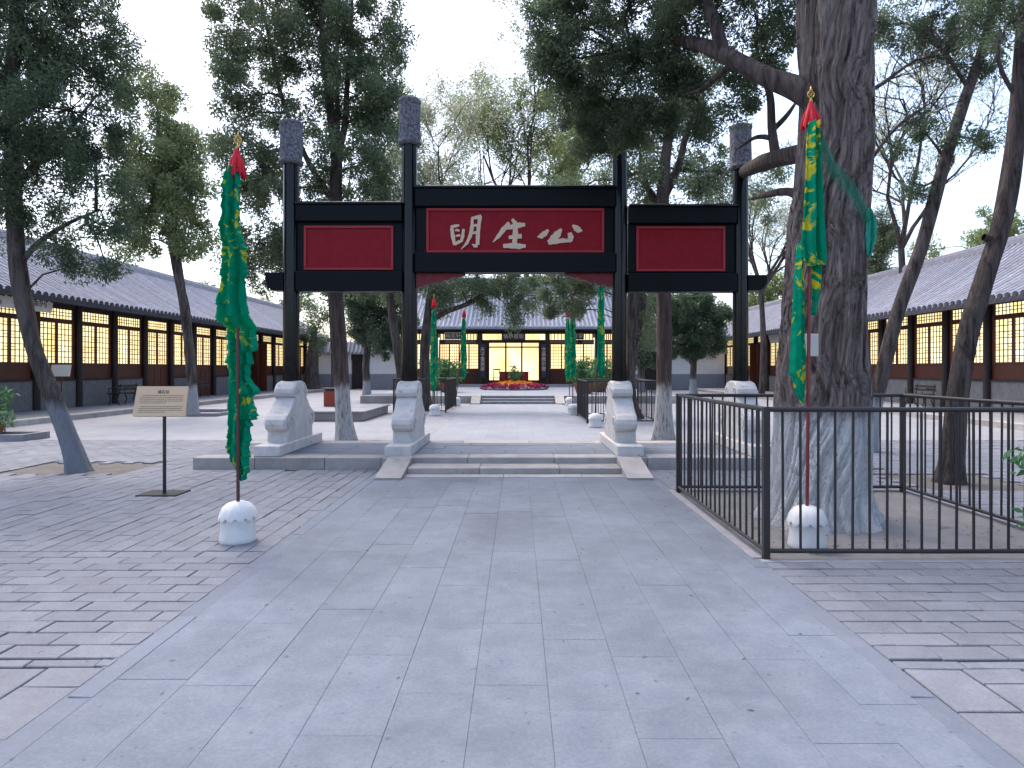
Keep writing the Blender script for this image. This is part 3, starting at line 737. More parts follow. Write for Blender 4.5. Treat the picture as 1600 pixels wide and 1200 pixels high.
def small_flag(u, vb, vtop, vcl0, vcl1, half, label, lean=0):
    c = G(u, vb); k = c.y/F
    t = thing('banner_flag', c, label, 'banner', None)
    flag_base(t, c, .165, .36)
    tp = P(u+lean, vtop, c.y)
    MB().tube([(0, 0, .33), ((tp.x-c.x)*.5, 0, tp.z*.5), (tp.x-c.x, 0, tp.z)], [.018, .018, .014], 8).build('pole', M['pole_brown'], t, c)
    finial(t, tuple(tp), .8); tassel(t, (tp.x, tp.y, tp.z-.02), .085, .3)
    um = u+lean
    Lt = [(vcl0, um-half*.5), (vcl0+20, um-half*.8), ((vcl0+vcl1)/2, um-half), (vcl1-20, um-half), (vcl1-6, um-half*.7), (vcl1, um-1)]
    Rt = [(vcl0, um+half*.5), (vcl0+20, um+half*.7), ((vcl0+vcl1)/2, um+half*.9), (vcl1-20, um+half), (vcl1-6, um+half*.8), (vcl1, um+1)]
    cloth('cloth', Lt, Rt, vcl0, vcl1, c.y, c, M['cloth'], t, lambda v: -.05, folds=1.7, amp=.035, jag=.5, rows=60, cols_=14, seed=int(u))
small_flag(679, 649, 465, 484, 612, 5.5, 'green banner in front of the cypress with the long bough over the path', -1)
small_flag(713, 634, 484, 496, 593, 4.5, 'green banner beside the fence of the cypress with the long bough', 12)
small_flag(890, 634, 484, 498, 597, 4.5, 'green banner nearest the hall terrace in the row of three', -3)
small_flag(895, 648, 463, 478, 596, 4.5, 'green banner in the middle of the row of three beyond the archway', 0)
small_flag(930, 667, 428, 440, 590, 5.5, 'green banner nearest the archway in the row of three beside the small fence', 9)

# ------------------------------------------------------------------ signs, bin, benches
def info_sign(u, vb, Y, pu0, pu1, pv0, pv1, label, mat, name='information_sign', z0=0, text=True, base=True, tilt=R(-14)):
    c = Vector(((u-VU)*Y/F, Y, z0)); t = thing(name, c, label, 'sign')
    k = Y/F; zb = P(0, pv1, Y).z; zt = P(0, pv0, Y).z; wd_ = (pu1-pu0)*k; h = (zt-zb)/math.cos(tilt)
    MB().tube([(0, 0, 0), (0, 0, zb-z0+.08)], .021, 8).build('post', M['iron'], t, c)
    if base: MB().box((-.24, -.20, -.005), (.24, .16, .012), .004).build('foot_plate', M['beam'], t, c)
    pc = (((pu0+pu1)/2-VU)*k, Y-.06, zb)
    # a slightly trapezoidal board leaning back
    b = MB(); hw = wd_/2
    b.add([(-hw, -.012, 0), (hw, -.012, 0), (hw*.97, -.012, h), (-hw*.97, -.012, h), (-hw, .012, 0), (hw, .012, 0), (hw*.97, .012, h), (-hw*.97, .012, h)],
          [(0,1,2,3),(7,6,5,4),(0,4,5,1),(1,5,6,2),(2,6,7,3),(3,7,4,0)])
    bd = b.build('board', mat, t, pc, (tilt, 0, 0))
    if text:
        tm = text_mesh('戒石坊', h*.13, .001)
        o = link('title', tm, M['ink'], bd, pc, (R(90), 0, 0)); o.location = (.02, -.0135, h*.80)
        ln = MB()
        for i in range(9):
            z = h*(.68-.062*i) if i < 5 else h*(.62-.062*i)
            x = -hw*.80+(0.08*hw if i in (0, 5) else 0); end = hw*(.84 if i not in (4, 8) else .2)
            while x < end:
                l = random.uniform(.008, .016); ln.box((x, -.0133, z), (x+l, -.0125, z+h*.018)); x += l+random.uniform(.004, .009)
        o = ln.build('small_print', M['ink'], bd, pc); o.location = (0, 0, 0); o['kind'] = 'stuff'
    return t
info_sign(257, 772, 7.75, 212, 294, 604, 650, 'tan information board on a dark post standing on the brick paving', M['signface'])
info_sign(96, 640, 19.6, 80, 111, 570, 588, 'small pale tilted notice stand behind the leaning limewashed tree', M['greysign'], z0=0, text=False, base=False)

c = Vector(((518-VU)*.021, 21, .285))
tb = thing('litter_bin', c, 'orange red slatted litter bin with a black roof on the low stone bed', 'bin')
MB().box((-.21, -.17, 0), (.21, .17, .50), .01).build('body', M['bin_red'], tb, c)
for i in range(6): MB().box((-.19+i*.066, -.182, .03), (-.145+i*.066, -.168, .47)).build('slat', M['bin_red'], tb, c)
lid = MB().box((-.17, -.13, .50), (.17, .13, .57)).box((-.25, -.20, .57), (.25, .20, .605), .008).build('lid', M['iron'], tb, c)

def bench(x, y, z, along, label):
    c = Vector((x, y, z)); t = thing('park_bench', c, label, 'bench')
    def tr(a, b, zz): return (b, a, zz) if along == 'y' else (a, b, zz)
    for i, bb in enumerate((-.17, -.06, .05, .16)):
        MB().box(tr(-.6, bb-.04, .42), tr(.6, bb+.04, .45), .004).build('seat_slat', M['wood'], t, c)
    for i, zz in enumerate((.55, .68)):
        MB().box(tr(-.6, .21, zz), tr(.6, .24, zz+.08), .004).build('back_slat', M['wood'], t, c)
    for a in (-.5, .5):
        mb = MB(); mb.tube([tr(a, -.2, 0), tr(a, -.14, .2), tr(a, -.19, .42)], .022, 6); mb.tube([tr(a, .22, 0), tr(a, .12, .22), tr(a, .2, .45), tr(a, .255, .8)], .022, 6)
        mb.tube([tr(a, -.19, .41), tr(a, .2, .41)], .02, 6); mb.tube([tr(a, -.19, .44), tr(a, -.22, .62), tr(a, .0, .66), tr(a, .23, .62)], .016, 6)
        mb.build('iron_leg', M['iron'], t, c)
bench(-15.2, 24.6, .15, 'y', 'dark slatted bench on the porch close behind the tan information board')
bench(-15.2, 30.5, .15, 'y', 'dark slatted bench on the porch just past the forked olive tree')
bench(14.8, 23.6, .15, 'y', 'dark slatted bench on the porch seen across the big iron fence')

# low stone bed, pit borders
lb = thing('stone_bed', (-5.5, 20.3, 0), 'low paved stone bed under the litter bin behind the archway', 'stone bed')
MB().box((-6.6, 18.56, 0), (-4.5, 22.2, .235), .01).build('retaining_wall', M['edge'], lb, (-5.5, 20.3, 0), world=True)
MB().box((-6.66, 18.48, .237), (-4.44, 22.26, .285), .008).build('coping', M['farpave'], lb, (-5.5, 20.3, 0), world=True)
def pit_border(x0, x1, y0, y1, h, label):
    c = Vector(((x0+x1)/2, (y0+y1)/2, 0)); t = thing('pit_border', c, label, 'kerb')
    for (a, b) in (((x0, y0), (x1, y0+.1)), ((x0, y1-.1), (x1, y1)), ((x0, y0+.103), (x0+.1, y1-.103)), ((x1-.1, y0+.103), (x1, y1-.103))):
        MB().box((a[0]-c.x, a[1]-c.y, -.03), (b[0]-c.x, b[1]-c.y, h), .006).build('border_stone', M['kerb'], t, c)
pit_border(-12.2, -9.6, 20.4, 22.6, .10, 'stone border around the foot of the forked olive tree')
pit_border(-12.4, -10.3, 13.3, 14.1, .14, 'low stone border holding a leafy potted plant near the porch')

# ------------------------------------------------------------------ side halls
def wing(sgn, XW, XK, XE, ZE, XR, ZR, label, doors, opens):
    """sgn -1: left hall (faces +X); XW wall plane, XK porch kerb, XE eave, XR ridge (absolute values)"""
    n = -sgn; Y0, BAY, NB = 10.83, 2.06, 19
    Y1 = Y0+BAY*NB; PF = .15
    base = Vector((sgn*XW, (Y0+Y1)/2, 0)); t = thing('side_hall', base, label, 'hall')
    W3 = lambda a, b, z: (sgn*XW+n*b, a, z)     # along, outwards, up
    def bx(name, a0, a1, b0, b1, z0, z1, mat, parent=None, c=0.0):
        ctr = Vector(W3((a0+a1)/2, 0, 0))
        p, q = W3(a0, b0, z0), W3(a1, b1, z1)
        return MB().box(Vector(p)-ctr, Vector(q)-ctr, c).build(name, mat, parent or t, ctr)
    # porch
    pw = XW-XK
    pr = bx('porch', Y0-.5, Y1+.5, -.2, pw-.3, -.03, PF-.006, M['farpave'])
    y = Y0-.5
    while y < Y1+.5:
        ye = min(y+1.6, Y1+.5); bx('kerb_stone', y+.004, ye-.004, pw-.297, pw, -.03, PF, M['edge'], pr, .01); y = ye
    mcol = MB().tube([(0, 0, 0), (0, 0, 3.9-PF)], [.125, .115], 14).mesh('column')
    shared = {}
    def sh(key, mk, name, mat, parent, loc):
        if key not in shared: shared[key] = mk().mesh(name)
        return link(name, shared[key], mat, parent, loc)
    def bb(mb, a0, a1, b0, b1, z0, z1, c=0): return mb.box((n*b0, a0, z0), (n*b1, a1, z1), c)
    hw = BAY/2-.20
    def lattice(a0, a1, z0, z1, nv, nh, stag):
        mb = MB(); t_ = .013
        for i in range(1, nv): a = a0+(a1-a0)*i/nv; bb(mb, a-t_, a+t_, .018, .036, z0, z1)
        for i in range(1, nh): z = z0+(z1-z0)*i/nh; bb(mb, a0, a1, .019, .0345, z-t_, z+t_)
        if stag:
            for i in range(nh):
                z = z0+(z1-z0)*(i+.5)/nh
                if i % 2 == 0: bb(mb, a0, a0+(a1-a0)/nv, .020, .033, z-t_*.8, z+t_*.8); bb(mb, a1-(a1-a0)/nv, a1, .020, .033, z-t_*.8, z+t_*.8)
                else:
                    a = (a0+a1)/2; bb(mb, a-t_*.8, a+t_*.8, .020, .033, z0+(z1-z0)*i/nh, z0+(z1-z0)*(i+1)/nh)
        return mb
    for k in range(NB+1):
        link('column', mcol, M['wood'], t, W3(Y0+k*BAY, .10, PF))
    for k in range(NB):
        yc = Y0+(k+.5)*BAY; o = W3(yc, 0, 0)
        isopen = any(abs(yc-d) < BAY/2 for d in opens); isdoor = any(abs(yc-d) < BAY/2 for d in doors)
        # side jambs & apron
        if isopen:
            fr_ = sh('of', lambda: bb(bb(bb(bb(MB(), -BAY/2+.1, -.52, -.04, .04, PF, 3.2), .52, BAY/2-.1, -.04, .04, PF, 3.2), -.56, -.46, -.05, .06, PF, 3.2, .0), .46, .56, -.05, .06, PF, 3.2), 'door_frame', M['redwood'], t, o)
            sh('op', lambda: bb(MB(), -.455, .455, -1.2, -1.1, PF, 3.2), 'lit_interior', M['litdoor'], fr_, o)
            sh('ol', lambda: bb(bb(MB(), -.62, -.575, .045, .62, PF+.03, 3.1, .004), .575, .62, .045, .62, PF+.03, 3.1, .004), 'door_leaf', M['redwood'], fr_, o)
        else:
            zb = 1.10
            if not isdoor:
                sw = sh('sw', lambda: bb(MB(), -BAY/2+.1, BAY/2-.1, -.12, .06, PF, zb), 'sill_wall', M['sill'], t, o)
                def courses():
                    mb = MB()
                    for r_ in range(11):
                        z = PF+.02+r_*.086
                        a = -BAY/2+.1+(0.14 if r_ % 2 else 0)
                        while a < BAY/2-.1:
                            a2 = min(a+.27, BAY/2-.1); bb(mb, a+.004, a2-.004, .06, .068, z, z+.076); a = a2
                    return mb
                cs = sh('cs', courses, 'brick_course', M['sill'], sw, o); cs['kind'] = 'stuff'
                sh('si', lambda: bb(MB(), -BAY/2+.1, BAY/2-.1, -.13, .11, zb+.003, zb+.05, .005), 'sill_board', M['wood'], t, o)
                sh('ap', lambda: bb(MB(), -BAY/2+.1, BAY/2-.1, -.03, .025, zb+.053, 1.66), 'apron_panel', M['redwood'], t, o)
            else:
                sh('dp', lambda: bb(bb(bb(bb(MB(), -BAY/2+.1, BAY/2-.1, -.03, .02, PF, 1.66), -.78, -.28, .02, .035, .3, 1.5, .006), -.24, .24, .02, .035, .3, 1.5, .006), .28, .78, .02, .035, .3, 1.5, .006), 'door_panel', M['redwood'], t, o)
            def wf():
                mb = MB()
                for a in (-hw, 0, hw): bb(mb, a-.055, a+.055, -.03, .05, 1.66, 3.10)
                bb(mb, -hw-.055, hw+.055, -.03, .055, 3.103, 3.26); bb(mb, -hw-.055, hw+.055, -.028, .052, 1.663, 1.73)
                bb(mb, -BAY/2+.1, -hw-.056, -.03, .03, 1.66, 3.26); bb(mb, hw+.056, BAY/2-.1, -.03, .03, 1.66, 3.26)
                return mb
            wd_ = sh('wf', wf, 'window', M['redwood'], t, o)
            for s in (-1, 1):
                a0, a1 = (-hw+.055, -.055) if s < 0 else (.055, hw-.055)
                sh(('la', s), lambda: lattice(a0, a1, 1.73, 3.10, 4, 7, True), 'lattice', M['wood'], wd_, o)
                sh(('pa', s), lambda: bb(MB(), a0, a1, -.01, .002, 1.73, 3.10), 'pane', M['lit'], wd_, o)
        def tf():
            mb = MB(); bb(mb, -BAY/2+.1, BAY/2-.1, -.03, .06, 3.6, 3.9)
            for a in (-hw, hw): bb(mb, a-.06, a+.06, -.03, .05, 3.263, 3.6)
            bb(mb, -BAY/2+.1, -hw-.06, -.03, .03, 3.263, 3.6); bb(mb, hw+.06, BAY/2-.1, -.03, .03, 3.263, 3.6); return mb
        tr_ = sh('tf', tf, 'transom', M['wood'], t, o)
        sh('tl', lambda: lattice(-hw+.06, hw-.06, 3.27, 3.6, 10, 3, False), 'lattice', M['wood'], tr_, o)
        sh('tp', lambda: bb(MB(), -hw+.06, hw-.06, -.01, .002, 3.27, 3.6), 'pane', M['lit'], tr_, o)
    # back and end walls, soffit
    depth = 2*(XR-XW)
    bx('back_wall', Y0, Y1, -depth, -depth+.3, 0, 3.9, M['sill'])
    for (a0, a1) in ((Y0-.3, Y0-.13), (Y1+.13, Y1+.3)):
        c_ = Vector(W3((a0+a1)/2, 0, 0)); prof = [(0, 0), (-n*depth, 0), (-n*depth, 3.9), (-n*depth/2, ZR-.25), (n*.0, 3.95)]
        MB().prism(prof, 'y', a0-c_.y, a1-c_.y).build('gable_wall', M['sill'], t, c_)
    ov = XW-XE
    sf = MB(); 
    sf.add([W3(Y0-.5, ov, ZE-.10), W3(Y1+.5, ov, ZE-.10), W3(Y1+.5, -.3, ZE-.10+(ov+.3)*.55), W3(Y0-.5, -.3, ZE-.10+(ov+.3)*.55)], [(0, 1, 2, 3)])
    sf.build('soffit', M['wood'], t, base, world=True)
    rf_ = MB(); y = Y0-.3
    while y < Y1+.4:
        rf_.tube([W3(y, ov-.06, ZE-.17), W3(y, -.1, ZE-.17+(ov)*.55)], .035, 6); y += .24
    o = rf_.build('rafter_row', M['wood'], t, base, world=True); o['kind'] = 'stuff'
    fb = bx('eave_fascia', Y0-.5, Y1+.5, ov-.02, ov+.02, ZE-.16, ZE-.03, M['eaveend'])
    # roof: concave slope of pan tiles plus cover tile rows
    NS = 15
    def slope(s):      # s 0 at eave .. 1 ridge -> outward b, z
        b = ov+(XW-XR-ov)*s; z = ZE+(ZR-ZE)*(.82*s+.18*s*s); return b, z
    rb = MB(); vs = []; fs = []
    prof = []
    for i in range(NS):
        b0, z0 = slope(i/NS); b1, z1 = slope((i+1)/NS); prof += [(b0, z0+.018), (b1, z1-.002)]
    prof = [(ov, ZE-.03)] + prof
    for (b, z) in prof: vs += [W3(Y0-.55, b, z), W3(Y1+.55, b, z)]
    for i in range(len(prof)-1): fs.append((2*i, 2*i+1, 2*i+3, 2*i+2))
    rb.add(vs, fs)
    bR, zR = slope(1)
    rb.add([W3(Y0-.55, bR, zR), W3(Y1+.55, bR, zR), W3(Y1+.55, 2*bR-ov, ZE), W3(Y0-.55, 2*bR-ov, ZE)], [(0, 1, 2, 3)])
    roof = rb.build('roof', M['roof'], t, base, world=True)
    def row():
        mb = MB()
        for i in range(NS):
            b0, z0 = slope(i/NS); b1, z1 = slope((i+1.06)/NS)
            vs = []
            for (b, z, r_) in ((b0, z0, .074), (b1, z1, .063)):
                for k in range(6):
                    a = math.pi*k/5; vs.append((n*b, r_*math.cos(a), z+.012+r_*.95*math.sin(a)))
            mb.add(vs, [(k, k+1, 7+k, 6+k) for k in range(5)], True); mb.add(vs[:6], [(5, 4, 3, 2, 1, 0)])
        return mb.mesh('tile_row')
    rm = row()
    rm.materials.append(M['roof']); 
    em = MB(); b0, z0 = slope(0)
    em.tube([(n*(b0-.01), 0, z0+.03), (n*(b0+.025), 0, z0+.03)], .088, 12); emesh = em.mesh('eave_tile')
    drip = MB().add([(n*(b0+.01), -.075, z0-.0), (n*(b0+.01), .075, z0), (n*(b0+.03), .045, z0-.075), (n*(b0+.03), 0, z0-.11), (n*(b0+.03), -.045, z0-.075),
                     (n*(b0-.01), -.075, z0-.0), (n*(b0-.01), .075, z0), (n*(b0+.01), .045, z0-.075), (n*(b0+.01), 0, z0-.11), (n*(b0+.01), -.045, z0-.075)], [(0,1,2,3,4),(9,8,7,6,5),(0,4,9,5),(4,3,8,9),(3,2,7,8),(2,1,6,7)]).mesh('drip_tile')
    y = Y0-.45
    while y < Y1+.5:
        link('tile_row', rm, None, roof, (sgn*XW, y, random.uniform(-.006, .006)), (0, 0, random.uniform(-.002, .002)))
        link('eave_tile', emesh, M['eaveend'], roof, (sgn*XW, y, 0))
        if y+.146 < Y1+.5: link('drip_tile', drip, M['eaveend'], roof, (sgn*XW, y+.146, 0))
        y += .292
    rg = MB(); rg.box(Vector(W3(Y0-.5, bR-.12, zR-.05)), Vector(W3(Y1+.5, bR+.12, zR+.20)), .03)
    rg.tube([W3(Y0-.5, bR, zR+.22), W3(Y1+.5, bR, zR+.22)], .09, 8)
    rg.build('ridge', M['roof'], t, base, world=True)
    return t
wing(-1, 16.0, 13.2, 14.55, 3.78, 18.6, 6.25, 'long side hall with lit lattice windows behind the tan information board', (28.3, 32.4), (39.2, 45.4))
wing(1, 15.6, 12.4, 14.2, 3.62, 18.1, 6.05, 'long side hall with lit lattice windows behind the iron fenced old cypress', (27.9, 34.0), (40.2,))

# hanging board under the left eave
c = Vector((-14.95, 18.55, 3.30)); hb = thing('eave_sign_board', c, 'pale board with dark characters hung under the eave behind the leaning cypress', 'sign')
MB().box((-.02, -1.95, 0), (.02, 1.95, .56), .006).build('board', M['greysign'], hb, c, (0, R(10), 0))
for (txt, ay, az, sz) in (('总督', -.25, .40, .19), ('衙署', -.25, .16, .19), ('史料陈列', 1.0, .27, .34)):
    link('lettering', text_mesh(txt, sz, .002), M['ink'], hb, (c.x+.027+az*.18, c.y+ay, c.z+az), (R(90), 0, R(90)))
MB().tube([(-.0, -1.5, .5), (-.15, -1.5, .95)], .012, 5).tube([(-.0, 1.5, .5), (-.15, 1.5, .95)], .012, 5).build('hanger', M['iron'], hb, c)
c = Vector((14.8, 36.0, 3.05)); hb2 = thing('eave_sign_board', c, 'pale blank board hung under the eave behind the furled banner and old cypress', 'sign')
MB().box((-.02, -1.5, 0), (.02, 1.5, .5), .006).build('board', M['greysign'], hb2, c, (0, R(-14), 0))
MB().tube([(0, -1.2, .45), (.0, -1.2, .9)], .012, 5).tube([(0, 1.2, .45), (.0, 1.2, .9)], .012, 5).build('hanger', M['iron'], hb2, c)

# ------------------------------------------------------------------ terrace and main hall
TZ = .33
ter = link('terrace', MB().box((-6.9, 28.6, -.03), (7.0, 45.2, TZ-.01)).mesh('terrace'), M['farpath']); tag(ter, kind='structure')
xs = [-6.95, -5.4, -3.9, -2.2, -1.62]; stone_row('edge_stone', xs, 28.2, 28.62, -.02, TZ, M['edge'], ter)
xs = [1.62, 2.4, 3.9, 5.5, 7.05]; stone_row('edge_stone', xs, 28.2, 28.62, -.02, TZ, M['edge'], ter)
for i, (yy, zz) in enumerate(((27.55, .115), (27.9, .225), (28.25, TZ))):
    MB().box((-1.6, 0, -.02), (1.6, .42, zz), .01).build('step', M['kerb'], ter, (0, yy, 0))
for xc in (-1.82, 1.82): MB().prism([(27.3, 0), (28.66, 0), (28.66, TZ+.02), (28.2, TZ+.02), (27.3, .04)], 'x', -.2, .2).build('cheek_stone', M['edge'], ter, (xc, 0, 0))
HY = 45.0; hall = thing('main_hall', (0, HY, TZ), 'lit main hall at the end of the path with dark plaques over its doors', 'hall')
HP = lambda u, v: P(u, v, HY)
def hb_(name, u0, u1, v0, v1, d0, d1, mat, parent=None, c=0.0):
    a, b = HP(u0, v1), HP(u1, v0); ctr = ((a.x+b.x)/2, HY, a.z)
    return MB().box((a.x-ctr[0], d0, 0), (b.x-ctr[0], d1, b.z-a.z), c).build(name, mat, parent or hall, ctr)
ZF = 603
hb_('plinth', 640, 962, 600, 608, -.9, 6, M['edge'])
for u in (682, 751, 855, 932, 640, 962):
    MB().tube([(0, 0, 0), (0, 0, 3.6)], .17, 14).build('column', M['wood'], hall, (HP(u, 0).x, HY-.45, HP(0, 602).z))
for (u0, u1) in ((643, 678), (686, 747), (859, 928), (936, 959)):
    hb_('wainscot', u0, u1, 576, 601, 0, .2, M['redwood'])
    n_ = 4 if u1-u0 > 50 else 2
    fr_ = hb_('window_head', u0, u1, 534.5, 538, -.02, .2, M['redwood'])
    for i in range(n_):
        a = u0+(u1-u0)*i/n_; b = u0+(u1-u0)*(i+1)/n_
        wn = hb_('window', a, a+2, 538.3, 575.7, -.03, .15, M['redwood'])
        hb_('pane', a+2.1, b-.1, 538.3, 575.7, .06, .08, M['lithall'], wn)
        mb = MB(); A, B = HP(a+2, 575.7), HP(b, 538.3)
        for q in range(1, 4): x = A.x+(B.x-A.x)*q/4; mb.box((x-.012, HY+.02, A.z), (x+.012, HY+.05, B.z))
        for q in range(1, 8): z = A.z+(B.z-A.z)*q/8; mb.box((A.x, HY+.022, z-.012), (B.x, HY+.048, z+.012))
        mb.build('lattice', M['redwood'], wn, tuple(HP(a, 575.7)), world=True)
    hb_('transom_board', u0, u1, 531, 534.2, -.04, .2, M['wood'])
    tl = hb_('transom_light', u0+2, u1-2, 522, 530.7, .05, .1, M['lithall'])
    mb = MB(); A, B = HP(u0+2, 530.7), HP(u1-2, 522)
    for q in range(0, n_*3+1): x = A.x+(B.x-A.x)*q/(n_*3); mb.box((x-.03, HY-.01, A.z), (x+.03, HY+.04, B.z))
    mb.build('lattice', M['wood'], tl, tuple(A), world=True)
# open middle bay
hb_('side_wall', 753, 762, 531, 601, 0, .2, M['redwood']); hb_('side_wall', 844, 853, 531, 601, 0, .2, M['redwood'])
for u in (762, 789, 814, 841.5): hb_('door_post', u, u+2.6, 536, 601, -.05, .12, M['wood'])
hb_('threshold', 762.2, 844, 594, 600, .13, .3, M['redwood'])
hb_('door_head', 753, 853, 531, 535.8, -.06, .2, M['wood'])
hb_('transom_light', 765, 783, 522.5, 530.7, .05, .1, M['litdoor']); hb_('transom_light', 823, 844, 522.5, 530.7, .05, .1, M['litdoor'])
hb_('lit_screen', 742, 866, 500, 601, 4.3, 4.4, M['lithall'])
hb_('screen_border', 764, 842, 541, 543.5, .2, .25, M['gold'])
hb_('room_floor', 700, 906, 601.2, 603, .3, 4.2, M['redwood'])
hb_('lintel', 640, 962, 513.5, 521.8, -.3, .2, M['wood'])
def plaque(u0, u1, v0, v1, txt):
    p = hb_('plaque', u0, u1, v0, v1, -.62, -.56, M['darkplaque'], c=.02)
    for (a, b, c_, d_) in ((u0-1, u1+1, v0-1, v0), (u0-1, u1+1, v1, v1+1), (u0-1, u0, v0+.05, v1-.05), (u1, u1+1, v0+.05, v1-.05)): hb_('plaque_frame', a, b, c_, d_, -.65, -.561, M['greysign'] if u0 < 750 else M['redwood'], p)
    me = text_mesh(txt, .36, .01); o = link('lettering', me, M['gold'], p, tuple(HP((u0+u1)/2, (v0+v1)/2)-Vector((0, .64, 0))), (R(90), 0, 0))
plaque(697, 722, 521, 530, '梅笑轩'); plaque(785, 820, 522, 531, '恪恭首牧'); plaque(886, 910, 521, 530, '福寿堂')
for (u, txt) in ((755, '天\n子\n重\n英\n豪'), (849, '文\n章\n教\n尔\n曹')):
    p = hb_('couplet_board', u-3.4, u+3.4, 538, 590, -.72, -.66, M['darkplaque'], c=.01)
    link('lettering', text_mesh(txt, .33, .01), M['gold'], p, tuple(HP(u, 562)-Vector((0, .735, 0))), (R(90), 0, 0))
# roof of the main hall
ys, ye, ze, zr = HY-1.4, HY+5.0, 4.38, 8.1; xa, xb = HP(640, 0).x-.9, HP(962, 0).x+.9
NS = 18; sl = lambda s: (ys+(ye-ys)*s, ze+(zr-ze)*(.75*s+.25*s*s))
rb = MB(); prof = []
for i in range(NS): a = sl(i/NS); b = sl((i+1)/NS); prof += [(a[0], a[1]+.02), (b[0], b[1])]
prof += [(ye, zr), (2*ye-ys, ze), (2*ye-ys, ze-.1), (ye, zr-.3), (HY, ze+.45), (ys, ze-.12)]
rb.prism(prof, 'x', xa, xb); roof = rb.build('roof', M['roof'], hall, (0, HY, TZ), world=True)
mb = MB()
for i in range(NS):
    a = sl(i/NS); b = sl((i+1.05)/NS); vs = []
    for (yy, zz, r_) in ((*a, .082), (*b, .07)):
        for k in range(6): t_ = math.pi*k/5; vs.append((r_*math.cos(t_), yy-HY, zz+.01+r_*math.sin(t_)))
    mb.add(vs, [(k+1, k, 6+k, 7+k) for k in range(5)], True); mb.add(vs[:6], [(0, 1, 2, 3, 4, 5)])
rm = mb.mesh('tile_row'); x = xa+.1
while x < xb: link('tile_row', rm, M['hallroof'], roof, (x, HY, 0)); x += .30
MB().box((xa, ye-.2, zr-.1), (xb, ye+.2, zr+.5), .04).build('ridge', M['roof'], hall, (0, HY, TZ), world=True)
MB().box((xa+.1, ys+.02, ze-.2), (xb-.1, ys+.08, ze-.02)).build('eave_fascia', M['eaveend'], hall, (0, HY, TZ), world=True)
c = Vector((HP(803, 0).x, HY+1.6, HP(0, 601.2).z)); tbl = thing('altar_table', c, 'red cloth covered table inside the open hall doorway', 'table')
MB().box((-1.05, -.35, .02), (1.05, .35, .86), .03).build('table_cloth', M['tablered'], tbl, c)
MB().box((-1.1, -.4, .863), (1.1, .4, .92), .01).build('table_top', M['wood'], tbl, c)
c = Vector((HP(775, 0).x, HY+1.2, HP(0, 601.2).z)); ch = thing('wooden_chair', c, 'slim wooden chair inside the hall beside the red table', 'chair')
MB().box((-.25, -.22, .45), (.25, .22, .5), .01).build('seat', M['wood'], ch, c)
for (a, b, hh) in ((-.22, -.19, .45), (.22, -.19, .45), (-.22, .19, 1.15), (.22, .19, 1.15)): MB().box((a-.025, b-.025, 0), (a+.025, b+.025, hh-.003)).build('leg', M['wood'], ch, c)
MB().box((-.19, .17, 1.02), (.19, .2, 1.12)).box((-.19, .17, .8), (.19, .2, .84)).build('backrest', M['wood'], ch, c)

# courtyard end walls on both sides of the main hall
def end_wall(x0, x1, y, label, gaps):
    c = Vector(((x0+x1)/2, y, 0)); t = thing('end_wall', c, label, 'wall')
    xs = [x0]+[g for gp in gaps for g in gp]+[x1]
    for i in range(0, len(xs), 2):
        a, b = xs[i]-c.x, xs[i+1]-c.x
        MB().box((a, 0, 0), (b, .35, 1.15), .01).build('dado', M['dado'], t, c)
        MB().box((a+.01, .03, 1.153), (b-.01, .32, 2.65)).build('plaster_wall', M['plaster'], t, c)
    for gp in gaps:
        MB().box((gp[0]-c.x, .05, 2.2), (gp[1]-c.x, .3, 2.65)).build('lintel', M['wood'], t, c)
        MB().box((gp[0]-c.x+.02, .16, 0), (gp[1]-c.x-.02, .22, 2.2)).build('door', M['wood'], t, c)
    rf = MB().prism([(-.45, 2.70), (.18, 3.55), (.8, 2.70), (.8, 2.62), (-.45, 2.62)], 'x', x0-c.x-.1, x1-c.x+.1).build('coping', M['roof'], t, c)
    x = x0
    rmw = MB().tube([(0, -.48, 2.74), (0, .18, 3.60)], .075, 8).mesh('coping_tile')
    while x < x1: link('coping_tile', rmw, M['roof'], rf, (x, y, 0)); x += .3
end_wall(-15.6, -7.2, 48.0, 'white plastered wall with grey dado and dark door beyond the litter bin', [(-12.5, -11.4)])
end_wall(7.3, 15.2, 47.0, 'white plastered wall with grey dado behind the broad dark juniper', [(9.3, 11.0)])

